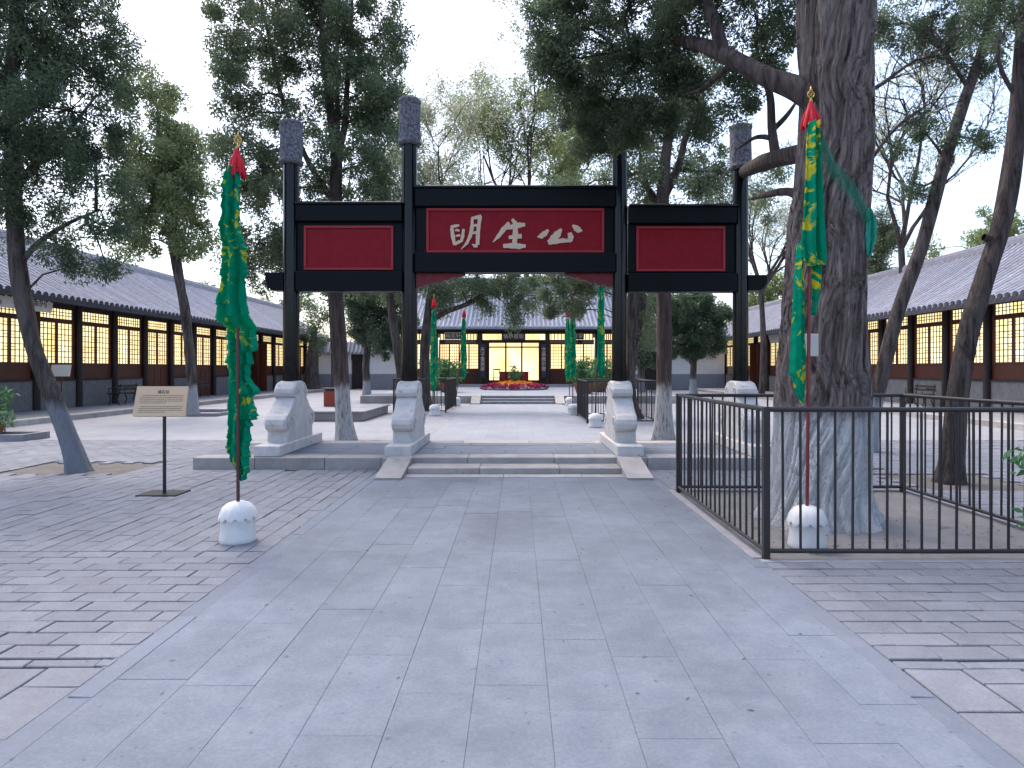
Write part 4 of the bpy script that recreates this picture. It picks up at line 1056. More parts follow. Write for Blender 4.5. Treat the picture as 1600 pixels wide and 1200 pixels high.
# ------------------------------------------------------------------ trees
def catmull(pts, sub):
    P_ = [2*pts[0]-pts[1]]+pts+[2*pts[-1]-pts[-2]]; out = []
    for i in range(1, len(P_)-2):
        for t in np.linspace(0, 1, sub, endpoint=False):
            a, b, c, d = P_[i-1], P_[i], P_[i+1], P_[i+2]
            out.append(.5*((2*b)+(-a+c)*t+(2*a-5*b+4*c-d)*t*t+(-a+3*b-3*c+d)*t**3))
    out.append(pts[-1]); return out
def limb_mesh(name, pts, radii, mat, parent, base, n=14, amp=.06, sub=7, flare=0.0):
    pp = catmull([np.array(p, float) for p in pts], sub); rr = catmull([np.array([r]) for r in radii], sub)
    m = len(pp); V = np.zeros((m, n, 3)); ph = RNG.uniform(0, 6.28, 6)
    th = np.linspace(0, 2*np.pi, n, endpoint=False); L = 0
    for i in range(m):
        d = pp[min(i+1, m-1)]-pp[max(i-1, 0)]; d = d/np.linalg.norm(d)
        up = np.array([0, 1, 0.]) if abs(d[1]) < .8 else np.array([1, 0, 0.])
        a = np.cross(d, up); a /= np.linalg.norm(a); b = np.cross(d, a)
        if i: L += np.linalg.norm(pp[i]-pp[i-1])
        r = float(rr[i][0])*(1+amp*(np.sin(3*th+ph[0]+L*1.3)*.6+np.sin(5*th+ph[1]-L*2.1)*.5+np.sin(8*th+ph[2]+L*1.1)*.4+.5*np.sin(2*th+L*4+ph[3])))
        if flare: r = r*(1+flare*np.exp(-L/(.35))*(1+.5*np.sin(5*th+ph[4])))
        V[i] = pp[i]+np.outer(r*np.cos(th), a)+np.outer(r*np.sin(th), b)
    V = V.reshape(-1, 3)-np.array(base); i, k = np.meshgrid(np.arange(m-1), np.arange(n), indexing='ij')
    q = np.stack([i*n+k, i*n+(k+1) % n, (i+1)*n+(k+1) % n, (i+1)*n+k], -1).reshape(-1, 4)
    return link(name, np_mesh(name, V, q, True), mat, parent, base), pp
def sprays(C, n_per, clump_r, L, W, droop=.2, flat=1.0):
    """leaf sprays: diamond quads gathered in clumps; C (k,3), clump_r (k,)"""
    k = len(C); cnt = RNG.poisson(n_per, k); idx = np.repeat(np.arange(k), cnt); n = len(idx)
    d = RNG.normal(size=(n, 3)); d /= np.linalg.norm(d, axis=1)[:, None]
    r = RNG.random(n)**.45; off = d*r[:, None]*clump_r[idx][:, None]; off[:, 2] *= flat
    pos = C[idx]+off
    a = d*.9+RNG.normal(size=(n, 3))*.55; a[:, 2] -= droop; a /= np.linalg.norm(a, axis=1)[:, None]
    b = np.cross(a, RNG.normal(size=(n, 3))); b /= np.linalg.norm(b, axis=1)[:, None]+1e-9
    s = RNG.uniform(.6, 1.35, n)[:, None]; l = L*s; w_ = W*s
    V = np.stack([pos-a*l*.5, pos+b*w_*.5-a*l*.05, pos+a*l*.5, pos-b*w_*.5-a*l*.05], 1).reshape(-1, 3)
    return V, np.arange(n*4).reshape(-1, 4)
def tree(name, base, trunk, tr, label, blobs, leaf, barkm, group=None, limbs=(), L=.11, W=.035, clump=.26, dens=1.0, cpm=9.0, n=14, twigs=True, flare=.45, droop=.2, amp=.06, hollow=.35):
    """blobs: (u, v, Y, ru, rv, rY[m]) crown masses in metres/px; trunk: world points"""
    base = Vector(base); t = thing(name, base, label, 'tree', group)
    _, pp = limb_mesh('trunk', trunk, tr, barkm, t, base, n, amp, flare=flare)
    skel = [np.array(pp)]
    lm = 0
    for (lp_, lr) in limbs:
        _, q = limb_mesh('limb', lp_, lr, barkm, t, base, max(8, n-4), amp); skel.append(np.array(q))
    S = np.concatenate(skel); S = S[S[:, 2] > 1.6] if (S[:, 2] > 1.6).sum() > 3 else S
    allC = []; allR = []; tw = MB()
    for (u, v, Y, ru, rv, ry) in blobs:
        c = np.array(P(u, v, Y)); k = Y/F; rad = np.array([ru*k, ry, rv*k])
        vol = 4.19*rad.prod(); m = max(4, int(2.0*cpm*vol**.8*dens/(clump/.26)**2))
        d = RNG.normal(size=(m, 3)); d /= np.linalg.norm(d, axis=1)[:, None]
        r = hollow+(1-hollow)*RNG.random(m)**.6
        C = c+d*r[:, None]*rad
        C = C[C[:, 2] > 0.4]
        allC.append(C); allR.append(RNG.uniform(.6, 1.35, len(C))*clump)
        if twigs:
            a = S[np.argmin(((S-c)**2).sum(1)+(S[:, 2]-c[2]+.8)**2*.3)]
            midp = (a+c)/2+np.array([0, 0, .12*np.linalg.norm(a-c)])
            r0 = .012+.010*np.linalg.norm(rad)
            tw.tube([a, midp*.6+a*.4, midp, c], [r0*1.3, r0*1.1, r0*.9, r0*.5], 5, cap=False)
            for cc in C[::3]:
                f = RNG.uniform(.45, 1.0); st = midp*(1-f)+c*f; mid = (st+cc)/2+RNG.normal(size=3)*.06*np.linalg.norm(cc-st)
                tw.tube([st, mid, cc], [r0*.4, r0*.28, .003], 3, cap=False)
    C = np.concatenate(allC); rr = np.concatenate(allR)
    V, q = sprays(C, 250*dens, rr*.95, L*.62, W*.62, droop)
    o = link('crown', np_mesh('crown', V-np.array(base), q), leaf, t, base); o['kind'] = 'stuff'
    if twigs and tw.v:
        o = tw.build('twig_mass', M['bark_plain'], t, base, world=True); o['kind'] = 'stuff'
    return t
def pts(Y, *uv): return [P(u, v, Y if len(q) == 0 else q[0]) for (u, v, *q) in uv]

# A: leaning cypress at left
tree('cypress_tree', G(122, 735), [G(122, 735)-Vector((0, 0, .06))]+pts(9.5, (112,700), (85,625), (52,540), (30,430), (22,330), (18,230), (20,120), (30,0), (45,-150)), [.125,.118,.113,.11,.115,.11,.10,.092,.08,.06,.035],
     'leaning dark cypress with faintly limewashed foot in a brick paving pit',
     [(60,60,9.5,130,110,1.2),(-30,150,9.6,90,120,1.1),(110,170,9.4,85,95,1.0),(60,270,9.5,85,75,.9),(120,40,9.8,75,90,1.0),(160,330,9.4,45,70,.5),(95,390,9.3,30,55,.4),(150,240,9.3,55,55,.6),(20,-80,9.6,150,90,1.3),(40,340,9.6,45,40,.5),(-60,300,9.5,60,90,.9),(168,420,9.2,16,22,.2),(100,420,9.2,16,22,.2)],
     M['leaf_dark'], M['bark_faint'], dens=1.05, L=.10, W=.032, clump=.24, limbs=[(pts(9.5, (26,420), (60,380), (105,350), (150,330)), [.05,.04,.03,.015]), (pts(9.4, (20,300), (60,250), (110,200), (150,150)), [.06,.045,.03,.015])])
# B: forked tree by left porch
bB = G(300, 649)
tree('forked_tree', bB, [bB-Vector((0, 0, .06))]+pts(bB.y, (300,610), (297,560), (292,510), (287,470), (272,410), (262,345), (252,260), (246,170)), [.17,.155,.15,.15,.15,.10,.09,.07,.03],
     'forked olive green tree standing behind the tan information board',
     [(240,160,bB.y,45,50,1.2),(245,240,bB.y,62,60,1.5),(240,310,bB.y,60,60,1.5),(285,320,bB.y,45,45,1.2),(225,375,bB.y,45,35,1.1),(300,380,bB.y,40,30,1.0),(285,220,bB.y,30,40,1.0),(310,290,bB.y,25,30,.8)],
     M['leaf_olive'], M['bark_w'], dens=1.25, L=.19, W=.07, clump=.45, cpm=8, limbs=[(pts(bB.y, (287,475), (281,420), (273,350), (278,270)), [.11,.09,.07,.03])])
# C: tall cypress behind left bay of the gate
bC = G(541, 689)
tree('cypress_tree', bC, [bC-Vector((0, 0, .06))]+pts(bC.y, (536,640), (532,560), (527,480), (524,400), (524,300), (525,245), (516,170), (507,80), (500,-20), (498,-140)), [.17,.155,.15,.145,.14,.125,.12,.085,.07,.055,.03],
     'tall many stemmed cypress rising behind the archway bay nearest the dragon banner',
     [(410,60,13.4,75,80,1.2),(500,40,13.4,85,85,1.3),(590,60,13.5,55,90,1.1),(400,150,13.3,60,55,1.0),(560,150,13.4,75,60,1.2),(390,250,13.3,60,55,1.0),(440,310,13.3,75,60,1.0),(560,260,13.4,85,60,1.2),(590,330,13.6,60,45,1.0),(400,380,13.2,60,50,.9),(500,390,13.6,90,50,1.1),(470,200,13.4,40,30,.7),(480,-70,13.4,130,80,1.5),(350,80,13.4,28,70,.7),(350,200,13.4,22,40,.6),(610,190,13.6,35,60,.8),(420,430,13.3,45,22,.6)],
     M['leaf_mid'], M['bark_w2'], dens=1.0, L=.13, W=.042, clump=.28, cpm=9, limbs=[(pts(13.4, (526,245), (538,200), (542,140), (548,60), (552,-60)), [.085,.07,.06,.045,.02]), (pts(13.3, (524,320), (480,250), (440,150), (428,95), (408,0)), [.07,.055,.05,.045,.03]), (pts(13.4, (525,250), (528,180), (526,100), (530,0)), [.06,.05,.04,.02])])
# D, E, E2, F: behind the left bay
bD = G(521, 614)
tree('thin_tree', bD, [bD]+pts(bD.y, (520,560), (517,500), (514,450), (512,400), (514,330)), [.13,.12,.11,.10,.08,.04], 'thin dark trunked tree beyond the litter bin', [(505,440,bD.y,28,30,1.4),(490,470,bD.y,22,22,1.0),(520,390,bD.y,35,35,1.5)], M['leaf_dark'], M['bark_plain'], dens=.5, L=.30, W=.10, clump=.6, cpm=3)
bE = G(573, 625)
tree('juniper_tree', bE, [bE-Vector((0, 0, .05))]+pts(bE.y, (573,600), (572,570), (575,530), (580,480)), [.19,.175,.17,.15,.06], 'round dark juniper with white painted trunk beyond the archway steps', [(590,510,bE.y,40,42,1.3),(565,500,bE.y,28,40,1.1),(610,530,bE.y,28,28,1.0),(580,465,bE.y,45,28,1.3),(630,490,bE.y,22,40,.9)], M['leaf_dark'], M['bark_w'], dens=1.2, L=.22, W=.075, clump=.45, cpm=8)
bE2 = G(487, 611)
tree('juniper_tree', bE2, [bE2]+pts(bE2.y, (487,570), (490,540), (492,510)), [.5,.45,.3,.1], 'squat dark juniper at the far end of the hall with porch benches', [(490,530,bE2.y,30,28,1.3),(510,510,bE2.y,18,22,1.0),(470,500,bE2.y,18,28,1.0)], M['leaf_dark'], M['bark_plain'], dens=.8, L=.32, W=.11, clump=.6, cpm=5)
bF = G(632, 640)
tree('leaning_tree', bF, [bF]+pts(bF.y, (627,590), (618,530), (611,470), (606,410), (600,340)), [.17,.16,.16,.15,.12,.05], 'slender leaning tree beyond the low stone bed and litter bin', [(600,450,bF.y,40,28,1.0),(630,440,bF.y,28,30,.9),(560,440,bF.y,30,22,.9),(600,380,bF.y,50,40,1.2)], M['leaf_mid'], M['bark_w'], dens=.9, L=.18, W=.06, clump=.4, cpm=8)
# seen through the middle bay
bM = G(662, 642); bM.y = 23.4; bM.x = (663-VU)*bM.y/F
tree('cypress_tree', bM, [bM]+pts(bM.y, (663,600), (664,540), (668,500), (674,460), (680,410), (690,350)), [.26,.20,.18,.17,.15,.11,.05], 'cypress with a long bough over the path inside the small fence',
     [(675,445,bM.y,28,28,.9),(720,450,bM.y,40,20,1.0),(770,450,bM.y,45,24,1.0),(815,475,bM.y,30,22,.8),(820,440,bM.y,35,20,.9),(690,470,bM.y,28,18,.8),(700,400,bM.y,60,25,1.2),(765,480,bM.y,25,12,.6),(800,400,bM.y,60,25,1.1),(805,500,bM.y,12,9,.3)],
     M['leaf_mid'], M['bark_plain'], dens=1.0, L=.17, W=.055, clump=.36, cpm=9, limbs=[(pts(bM.y, (668,505), (695,488), (730,475), (765,455), (810,430)), [.12,.10,.085,.06,.03])])
bN = Vector((3.35, 19.5, 0))
tree('cypress_tree', bN, [bN]+pts(19.5, (981,600), (984,560), (990,510), (995,460), (985,400), (975,320)), [.30,.22,.23,.27,.28,.22,.10], 'thick dark cypress inside the small iron fence beside three banners',
     [(890,460,19.5,38,30,.9),(920,440,19.5,40,25,1.0),(880,435,19.5,40,22,.9),(900,485,19.5,22,12,.6),(960,400,19.5,70,40,1.3),(1010,500,19.6,22,45,.8),(860,455,19.5,18,18,.6),(857,488,19.5,8,6,.3)],
     M['leaf_mid'], M['bark_plain'], dens=.95, L=.15, W=.05, clump=.33, cpm=9)
# right bay
bG = G(1036, 691)
tree('cypress_tree', bG, [bG-Vector((0, 0, .06))]+pts(bG.y, (1037,640), (1038,560), (1037,480), (1036,400), (1035,320), (1040,250), (1050,170), (1055,60), (1060,-60)), [.20,.16,.155,.15,.14,.13,.11,.09,.07,.03],
     'red brown cypress with worn limewash behind the archway bay nearest the big iron fence',
     [(1040,290,13.4,80,45,1.0),(1100,270,13.5,50,55,.9),(960,290,13.6,45,35,.8),(1060,200,13.5,70,50,1.0),(900,300,14,50,22,.9),(1130,300,13.6,30,40,.7),(1080,120,13.6,60,50,1.0),(1190,300,13.6,30,50,.7),(1000,230,13.6,50,50,.9)],
     M['leaf_mid'], M['bark_w2'], dens=.85, L=.13, W=.042, clump=.28, cpm=8, limbs=[(pts(13.4, (1036,330), (1010,290), (1005,270), (960,280)), [.07,.06,.05,.02]), (pts(13.4, (1037,310), (1060,260), (1075,200), (1100,150)), [.09,.075,.06,.03])])
for (u, vb, lab, bl_) in ((1002, 622, 'small dark juniper behind the iron fence beside three banners', [(1010,500,40,28,42,1.2),(1000,540,40,18,26,1.0),(1020,560,40,12,14,.8)]),
                    (1083, 617, 'broad dark juniper standing before a white plastered wall', [(1085,500,1,40,45,1.4),(1065,535,1,26,35,1.2),(1105,535,1,24,30,1.2),(1125,490,1,14,25,.8),(1050,480,1,25,30,1.1)])):
    b_ = G(u, vb)
    tree('juniper_tree', b_, [b_]+pts(b_.y, (u,590), (u+1,555), (u+2,500), (u+3,470)), [.2,.18,.17,.12,.04], lab, [(a, b, b_.y, c_, d_, e_) for (a, b, _, c_, d_, e_) in bl_], M['leaf_dark'], M['bark_w'], dens=1.4, L=.26, W=.09, clump=.48, cpm=8)

def grow(mb, p, d, L, r, lvl, tips, up=.12):
    p = Vector(p); pts_ = [p]; q = p.copy(); dd = d.copy()
    for k in range(4):
        dd = (dd+Vector((random.gauss(0, .16), random.gauss(0, .16), random.gauss(0, .12)+up*.4))).normalized(); q = q+dd*L/4; pts_.append(q.copy())
    mb.tube(pts_, [r, r*.88, r*.76, r*.64, r*.5], 5 if lvl > 1 else 3, cap=False)
    if lvl == 0: tips += [pts_[4], pts_[3], pts_[2]]; return
    for k in range(random.choice((3, 3, 4))):
        i0 = random.choice((1, 2, 3, 4, 4)); o = pts_[i0]
        d2 = (dd+Vector((random.gauss(0, .62), random.gauss(0, .62), random.gauss(up, .35)))).normalized()
        grow(mb, o, d2, L*random.uniform(.5, .75), r*.55, lvl-1, tips, up)
def branchy(u, Y, height, label, leaf, r=.25, n_leaf=14, clump=.8, L=.22, W=.09, levels=4, seed=1, lean=0):
    random.seed(seed)
    b = Vector(((u-VU)*Y/F, Y, 0)); t = thing('far_tree', b, label, 'tree', 'trees beyond the courtyard walls')
    h0 = height*.38; tips = []; mb = MB(); trunk_pts = [b, b+Vector((.1, 0, h0*.5)), b+Vector((lean*.3, .1, h0))]
    limb_mesh('trunk', trunk_pts, [r, r*.85, r*.7], M['bark_plain'], t, b, 10, .05)
    for k in range(4):
        a = k*1.57+random.uniform(-.4, .4)
        grow(mb, trunk_pts[-1]-Vector((0, 0, .1)), Vector((math.cos(a)*.5+lean*.1, math.sin(a)*.5, 1)).normalized(), height*.28, r*.55, levels-1, tips)
    o = mb.build('branch_work', M['bark_plain'], t, b, world=True); o['kind'] = 'stuff'
    C = np.array([tuple(p) for p in tips]); V, q = sprays(C, n_leaf, RNG.uniform(.5, 1.3, len(C))*clump, L, W, .3)
    o = link('crown', np_mesh('crown', V-np.array(b), q), leaf, t, b); o['kind'] = 'stuff'
# H: the huge old cypress
def old_cypress():
    b = Vector((3.02, 6.42, 0)); Y = b.y
    t = thing('old_cypress', b, 'huge old cypress with twisted furrowed trunk inside the near iron fence', 'tree')
    prof = [(-.06,1283,.60),(.10,1283,.515),(.30,1282,.455),(.6,1283,.425),(1.1,1284,.40),(1.7,1287,.375),(2.4,1290,.365),(3.0,1295,.36),(3.6,1303,.352),(4.3,1307,.338),(5.0,1308,.33),(6.0,1310,.31),(7.5,1318,.26)]
    zs = np.linspace(-.06, 7.5, 380); n = 220
    pz = [p[0] for p in prof]; cx = np.interp(zs, pz, [(p[1]-VU)*Y/F for p in prof]); rad = np.interp(zs, pz, [p[2] for p in prof])
    th = np.linspace(0, 2*np.pi, n, endpoint=False); T, Z = np.meshgrid(th, zs); RR = np.repeat(rad[:, None], n, 1)
    warp = 1.3*np.sin(1.1*Z+2*T)+.7*np.sin(2.3*Z-3*T+1)+.35*np.sin(5.1*Z+4*T)
    tw = T-.28*Z
    rid = .45*np.abs(np.sin(6.5*tw+warp))**.6+.35*np.abs(np.sin(13*tw+1.7*warp+.8*np.sin(3*Z)))**.5+.25*np.abs(np.sin(23*tw+2.3*warp+1.2*np.sin(5*Z)+.6*np.sin(11*Z)))**.5
    d = (rid-.75)*.26+.03*np.sin(3*tw+.6*Z)+.05*np.sin(2*T+1.3*Z+1)+.04*np.sin(T*1+2.1*Z)+.03*np.sin(2*T-3.1*Z)
    d += np.exp(-np.clip(Z, 0, 9)/.35)*.10*np.sin(5*T+.7)
    front = -np.pi/2
    for (ta, z0, st, sz, am) in ((-.35, 3.95, .16, .18, -.10), (.25, 3.25, .14, .16, -.07), (.0, 2.75, .2, .2, -.06), (.35, 2.9, .12, .12, -.07), (-.15, 1.9, .14, .30, -.06), (-.5, 4.9, .2, .22, -.06), (-.55, 4.4, .25, .5, .05), (.5, 2.5, .25, .6, .05), (-.2, 1.25, .2, .35, -.05)):
        dt = (T-(front+ta)+np.pi) % (2*np.pi)-np.pi
        g_ = np.exp(-(dt/st)**2-((Z-z0)/sz)**2); d = d*(1-.5*g_)+2.2*am*g_
    RR = RR*(1+d*1.0)+RNG.normal(size=RR.shape)*.0012
    V = np.stack([cx[:, None]+RR*np.cos(T), Y+RR*np.sin(T), Z], -1).reshape(-1, 3)-np.array(b)
    i, k = np.meshgrid(np.arange(len(zs)-1), np.arange(n), indexing='ij')
    q = np.stack([i*n+k, i*n+(k+1) % n, (i+1)*n+(k+1) % n, (i+1)*n+k], -1).reshape(-1, 4)
    link('trunk', np_mesh('trunk', V, q, True), M['bark_big'], t, b)
    LM = [([P(1290,165,6.3), P(1245,140,6.4), P(1200,122,6.6), P(1150,95,6.9), P(1120,80,7.2), P(1085,68,7.6), P(1030,62,8.2), P(970,80,8.8)], [.15,.115,.10,.095,.09,.065,.05,.02]),
          ([P(1130,84,7.1), P(1118,40,7.1), P(1105,5,7.2), P(1090,-50,7.3)], [.08,.07,.06,.03]),
          ([P(1290,235,6.5), P(1250,240,6.8), P(1215,247,7.6), P(1185,258,9.0), P(1165,268,10.5), P(1150,285,11.6)], [.13,.10,.105,.11,.10,.05]),
          ([P(1212,245,7.7), P(1206,200,7.7), P(1203,150,7.7), P(1190,110,7.8), P(1180,60,7.9)], [.06,.05,.045,.03,.012]),
          ([P(1206,205,7.7), P(1230,180,7.8), P(1250,150,7.9)], [.035,.028,.01]), ([P(1204,215,7.7), P(1180,215,7.9), P(1150,235,8.2)], [.035,.025,.01]),
          ([P(1275,330,6.6), P(1235,300,7.6), P(1195,305,8.8), P(1170,312,9.6)], [.05,.05,.04,.015]),
          ([P(1345,150,6.5), P(1380,130,6.6), P(1430,95,6.8), P(1480,85,7.0)], [.025,.02,.014,.005]), ([P(1340,280,6.6), P(1400,200,6.8), P(1470,150,7.0)], [.02,.016,.005]),
          ([P(1150,95,6.9), P(1120,120,7.3), P(1095,140,7.7), P(1060,150,8.3)], [.04,.035,.025,.01]),
          ([P(1030,62,8.2), P(985,110,8.8), P(950,170,9.3), P(940,215,9.6)], [.035,.03,.02,.01])]
    sk = []
    for p_, r_ in LM:
        _, pp = limb_mesh('limb', p_, r_, M['bark_plain'], t, b, 12, .07); sk.append(np.array(pp))
    S = np.concatenate(sk)
    bl = [(930,60,8.8,85,70,.9),(870,40,9.2,50,60,.7),(1000,130,8.8,70,60,.8),(960,190,9.4,55,50,.6),(910,170,9.4,42,55,.6),(870,120,9.3,32,40,.5),(1040,60,8.2,60,60,.8),(1090,0,7.6,70,50,.9),(1180,20,7.6,50,60,.8),(1150,150,8.2,35,40,.5),(1030,190,9.2,40,40,.5),(990,-40,8.4,130,60,1.1),(1060,120,8.2,40,40,.5),(1215,75,7.6,30,50,.5),(930,225,9.7,30,22,.35),(985,215,9.7,32,28,.35),(860,80,9.2,30,50,.5),(1100,190,8.4,30,30,.4)]
    C = []; rr = []; tw_ = MB()
    for (u, v, y, ru, rv, ry) in bl:
        c = np.array(P(u, v, y)); k = y/F; rad = np.array([ru*k, ry, rv*k]); m = int(30*(4.19*rad.prod())**.75)+6
        dd = RNG.normal(size=(m, 3)); dd /= np.linalg.norm(dd, axis=1)[:, None]; cc = c+dd*(.3+.7*RNG.random(m)**.6)[:, None]*rad
        C.append(cc); rr.append(RNG.uniform(.6, 1.3, m)*.19)
        a = S[np.argmin(((S-c)**2).sum(1))]; r0 = .022
        mid = (a+c)/2+RNG.normal(size=3)*.08
        tw_.tube([a, mid, c], [r0, r0*.75, r0*.5], 5, cap=False)
        for x in cc[::2]:
            f = RNG.uniform(.3, 1); st = a*(1-f)+c*f if f < .5 else mid*(2-2*f)+c*(2*f-1); m2 = (st+x)/2+RNG.normal(size=3)*.03
            tw_.tube([st, m2, x], [.009, .006, .003], 3, cap=False)
    C = np.concatenate(C); rr = np.concatenate(rr)
    V, q = sprays(C, 270, rr, .055, .0175, .15)
    o = link('crown', np_mesh('crown', V-np.array(b), q), M['leaf_dark'], t, b); o['kind'] = 'stuff'
    # sparse fine twigs on the right-hand side
    for p_, _ in LM[7:9]:
        for i in range(16):
            k = random.uniform(.25, 1)*(len(p_)-1); i0 = min(int(k), len(p_)-2); a = p_[i0].lerp(p_[i0+1], k-i0)
            grow(tw_, a, Vector((random.uniform(.2, 1), random.uniform(-.3, .4), random.uniform(-.5, .9))).normalized(), random.uniform(.25, .5), .006, 2, [])
    o = tw_.build('twig_mass', M['bark_plain'], t, b, world=True); o['kind'] = 'stuff'
    MB().box((-.075, -.02, -.07), (.075, .0, .14), .004).build('name_plate', M['greysign'], t, (P(1266,0,5.98).x, 5.99, P(0, 545, 5.98).z))
old_cypress()

# I1, I2: slanting trunks on the right
bI = G(1352, 705)
tree('slanting_tree', bI, [bI-Vector((0, 0, .05))]+pts(bI.y, (1372,615), (1402,490), (1440,385), (1470,275), (1508,155), (1540,60), (1560,-40)), [.14,.125,.118,.114,.106,.095,.08,.045], 'slanting dark trunk with sparse tufts right next to the huge old cypress',
     [(1440,200,bI.y,30,28,.5),(1425,285,bI.y,28,22,.4),(1500,215,bI.y,28,18,.4),(1535,225,bI.y,22,14,.35),(1470,60,bI.y,50,35,.7),(1520,100,bI.y,45,25,.6),(1400,40,bI.y,50,30,.7),(1530,20,bI.y,50,35,.7),(1410,220,bI.y,14,18,.3),(1480,-50,bI.y,90,40,.9)],
     M['leaf_dark'], M['bark_w'], dens=.8, L=.11, W=.036, clump=.22, cpm=14, limbs=[(pts(bI.y, (1478,250), (1460,225), (1440,200), (1425,180)), [.03,.022,.015,.006]), (pts(bI.y, (1470,275), (1445,290), (1425,285)), [.025,.018,.006]), (pts(bI.y, (1485,215), (1510,215), (1540,228)), [.025,.018,.006]), (pts(bI.y, (1515,140), (1480,90), (1440,50), (1400,30)), [.04,.03,.02,.008])])
bJ = G(1484, 752)
tree('slanting_tree', bJ, [bJ-Vector((0, 0, .05))]+pts(bJ.y, (1490,690), (1497,610), (1513,520), (1540,430), (1566,345), (1583,250), (1592,150), (1600,40), (1612,-80)), [.145,.132,.125,.124,.116,.116,.112,.10,.09,.055], 'thick slanting trunk with a sawn knot crossing the hall roof line',
     [(1620,40,bJ.y,60,40,.6),(1590,-20,bJ.y,90,40,.8),(1650,150,bJ.y,50,60,.7),(1560,60,bJ.y,40,20,.4),(1640,-60,bJ.y,100,50,.9)], M['leaf_dark'], M['bark_plain'], dens=.6, L=.10, W=.033, clump=.2, cpm=12, limbs=[(pts(bJ.y, (1556,372), (1545,372), (1537,370)), [.06,.055,.045]), (pts(bJ.y, (1592,160), (1565,110), (1560,70), (1585,20)), [.03,.025,.02,.01])])

# background trees beyond the walls
def far_tree(u, Y, vtop, blobs, label, leaf, dens=.6, L=.4, W=.16, clump=.8, cpm=2.2, trunk_r=.22):
    b = Vector(((u-VU)*Y/F, Y, 0)); zt = P(u, vtop, Y).z
    tree('far_tree', b, [b, b+Vector((.1, 0, zt*.35)), b+Vector((-.2, 0, zt*.7)), b+Vector((.1, 0, zt*.9))], [trunk_r, trunk_r*.6, trunk_r*.3, .02], label, [(a, c, Y, d, e, f) for (a, c, d, e, f) in blobs], leaf, M['bark_plain'], 'trees beyond the courtyard walls', dens=dens, L=L, W=W, clump=clump, cpm=cpm*2.2, n=8, hollow=.15)
branchy(690, 52, 25, 'thin pale tree high above the main hall beside a capped inner archway post', M['leaf_pale'], .24, 30, .9, .2, .08, 5, 11)
branchy(745, 60, 30, 'wispy pale tree rising over the middle name board against white sky', M['leaf_pale'], .2, 7, .9, .2, .07, 5, 12)
branchy(822, 56, 32, 'tall yellowish green tree rising over the middle name board', M['leaf_light'], .3, 34, .9, .22, .09, 5, 23)
branchy(905, 58, 24, 'pale green tree crown showing under the dark cypress bough', M['leaf_light'], .25, 26, .9, .24, .1, 5, 14)
far_tree(1205, 62, 420, [(1200,455,35,28,2.5),(1225,440,25,25,2),(1180,480,25,18,2)], 'light green tree over the hall roof just past the archway beam end', M['leaf_light'], .9, .45, .18, .9, 2.5)
far_tree(1375, 34, 330, [(1378,370,26,40,1.4),(1370,420,22,25,1.2)], 'dark tree peeping past the old cypress trunk over the hall roof', M['leaf_mid'], 1.0, .24, .08, .5, 6)
far_tree(1555, 48, 330, [(1555,355,38,28,2),(1530,375,25,14,1.4),(1585,370,28,20,1.6),(1450,390,25,16,1.4)], 'light green tree behind the roof ridge between the slanting trunks', M['leaf_light'], .8, .4, .15, .7, 2.6)
far_tree(330, 60, 425, [(330,450,30,20,2.2),(360,460,25,16,2),(395,470,30,14,2)], 'small pale tree behind the roof ridge near the dragon banner', M['leaf_pale'], .6, .4, .15, .8, 2.2)
branchy(1410, 30, 19, 'nearly bare tree with fine twigs behind the old cypress', M['leaf_pale'], .2, 8, .6, .12, .05, 5, 15)
branchy(1190, 34, 15, 'bare twiggy tree between the archway and the old cypress', M['leaf_pale'], .18, 8, .6, .13, .05, 5, 18)
far_tree(530, 60, 420, [(470,470,35,25,2.5),(530,460,40,30,2.5),(590,470,40,30,2.5)], 'grey green tree behind the white wall with the dark door', M['leaf_mid'], .7, .5, .18, .9, 2.0)
far_tree(1070, 60, 420, [(1030,470,40,30,2.5),(1090,460,40,30,2.5),(1130,490,25,20,2)], 'grey green tree behind the broad dark juniper and white wall', M['leaf_mid'], .7, .5, .18, .9, 2.0)

# ------------------------------------------------------------------ plants, flower bed
def leafy(c, n, r, h, mat, name, parent, L=.12, W=.05, zc=.5):
    C = np.array([[random.gauss(0, r*.4), random.gauss(0, r*.4), h*(zc+random.uniform(-.35, .5))] for _ in range(n)])
    V, q = sprays(C, 16, np.full(n, r*.4), L, W, .1)
    V[:, 2] = np.maximum(V[:, 2], .02)
    o = link(name, np_mesh(name, V, q), mat, parent, c); o['kind'] = 'stuff'; return o
def potted(c, r, h, label, n=40, L=.14, pot=True):
    t = thing('potted_shrub', c, label, 'potted plant'); c = Vector(c)
    MB().lathe([(r*.45, 0), (r*.5, .03), (r*.62, h*.28), (r*.7, h*.32), (r*.7, h*.36), (r*.6, h*.36), (r*.58, h*.33)], 20).build('pot', M['pot'], t, c)
    mb = MB()
    for i in range(9): a = i*.7; mb.tube([(0, 0, h*.3), (r*.3*math.cos(a), r*.3*math.sin(a), h*.6), (r*.6*math.cos(a), r*.6*math.sin(a), h*.85)], [.012, .009, .004], 5)
    mb.build('stem', M['bark_plain'], t, c)
    leafy(c, n, r, h, M['leaf_fresh'], 'foliage', t, L, L*.38, .68)
potted((3.93, 4.55, 0), .26, .95, 'leafy potted shrub outside the front corner of the big iron fence', 50, .09)
potted((-11.35, 13.7, 0), .45, .85, 'low leafy potted plant inside a low stone border', 40, .16)
potted((-3.6, 33.0, TZ), .7, 1.3, 'green potted shrub on the terrace behind two banners, nearer the steps', 60, .2)
potted((-4.6, 35.5, TZ), .7, 1.4, 'green potted shrub on the terrace behind two banners, nearer the hall windows', 60, .2)
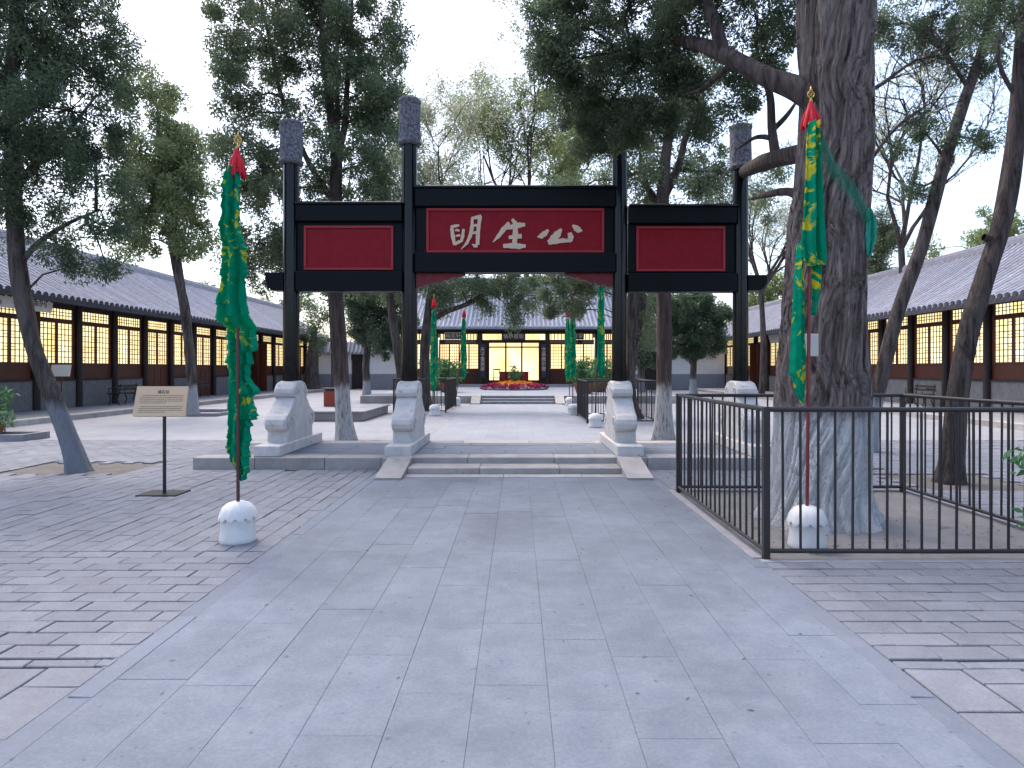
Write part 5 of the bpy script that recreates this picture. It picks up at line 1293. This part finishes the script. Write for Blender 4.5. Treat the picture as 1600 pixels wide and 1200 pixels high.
potted((3.2, 31.0, TZ), .75, 1.4, 'green potted shrub on the terrace behind three banners, nearer the steps', 60, .2)
potted((4.2, 33.5, TZ), .8, 1.4, 'green potted shrub on the terrace behind three banners, nearer the hall windows', 60, .2)
c = Vector((-.2, 37.5, TZ)); fbed = thing('flower_bed', c, 'oval bed of red and orange flowers before the main hall', 'flower bed')
MB().lathe([(1.95, 0), (1.95, .08), (1.7, .13), (.9, .26), (.2, .32)], 32, wob=lambda t, z: 1).build('bed_mound', M['pitsoil'], fbed, c)
for (mat, r0, r1, z0, z1, nn) in ((M['flower_purple'], 1.45, 2.0, .04, .16, 150), (M['flower_red'], 1.1, 1.5, .16, .24, 90), (M['flower_orange'], .3, 1.15, .22, .36, 120)):
    C = []
    for i in range(nn):
        a = random.uniform(0, 6.28); k = random.random(); r_ = r0+(r1-r0)*k; C.append([r_*math.cos(a), r_*math.sin(a), z1+(z0-z1)*k+.06])
    V, q = sprays(np.array(C), 14, np.full(nn, .13), .10, .08, 0)
    o = link('flower_ring', np_mesh('flower_ring', V, q), mat, fbed, c); o['kind'] = 'stuff'
leafy((c.x, c.y, TZ), 24, .5, 1.3, M['leaf_fresh'], 'centre_foliage', fbed, .2, .07)

d_ = RNG.normal(size=(len(LITTER)*5, 3))*np.array([.10, .10, 0]); pos_ = np.repeat(LITTER, 5, 0)+d_; pos_[:, 2] += .012
a_ = RNG.uniform(0, 6.28, len(pos_)); l_ = RNG.uniform(.008, .022, len(pos_))
ax = np.stack([np.cos(a_), np.sin(a_), RNG.uniform(-.2, .3, len(pos_))], 1)*l_[:, None]; bx_ = np.stack([-np.sin(a_), np.cos(a_), RNG.uniform(-.2, .2, len(pos_))], 1)*l_[:, None]*.35
V = np.stack([pos_-ax, pos_+bx_, pos_+ax, pos_-bx_], 1).reshape(-1, 3)
tag(link('leaf_litter', np_mesh('leaf_litter', V, np.arange(len(V)).reshape(-1, 4)), M['bark_plain']), 'dry brown fallen leaf bits scattered on the bare soil under trees', 'litter', kind='stuff')
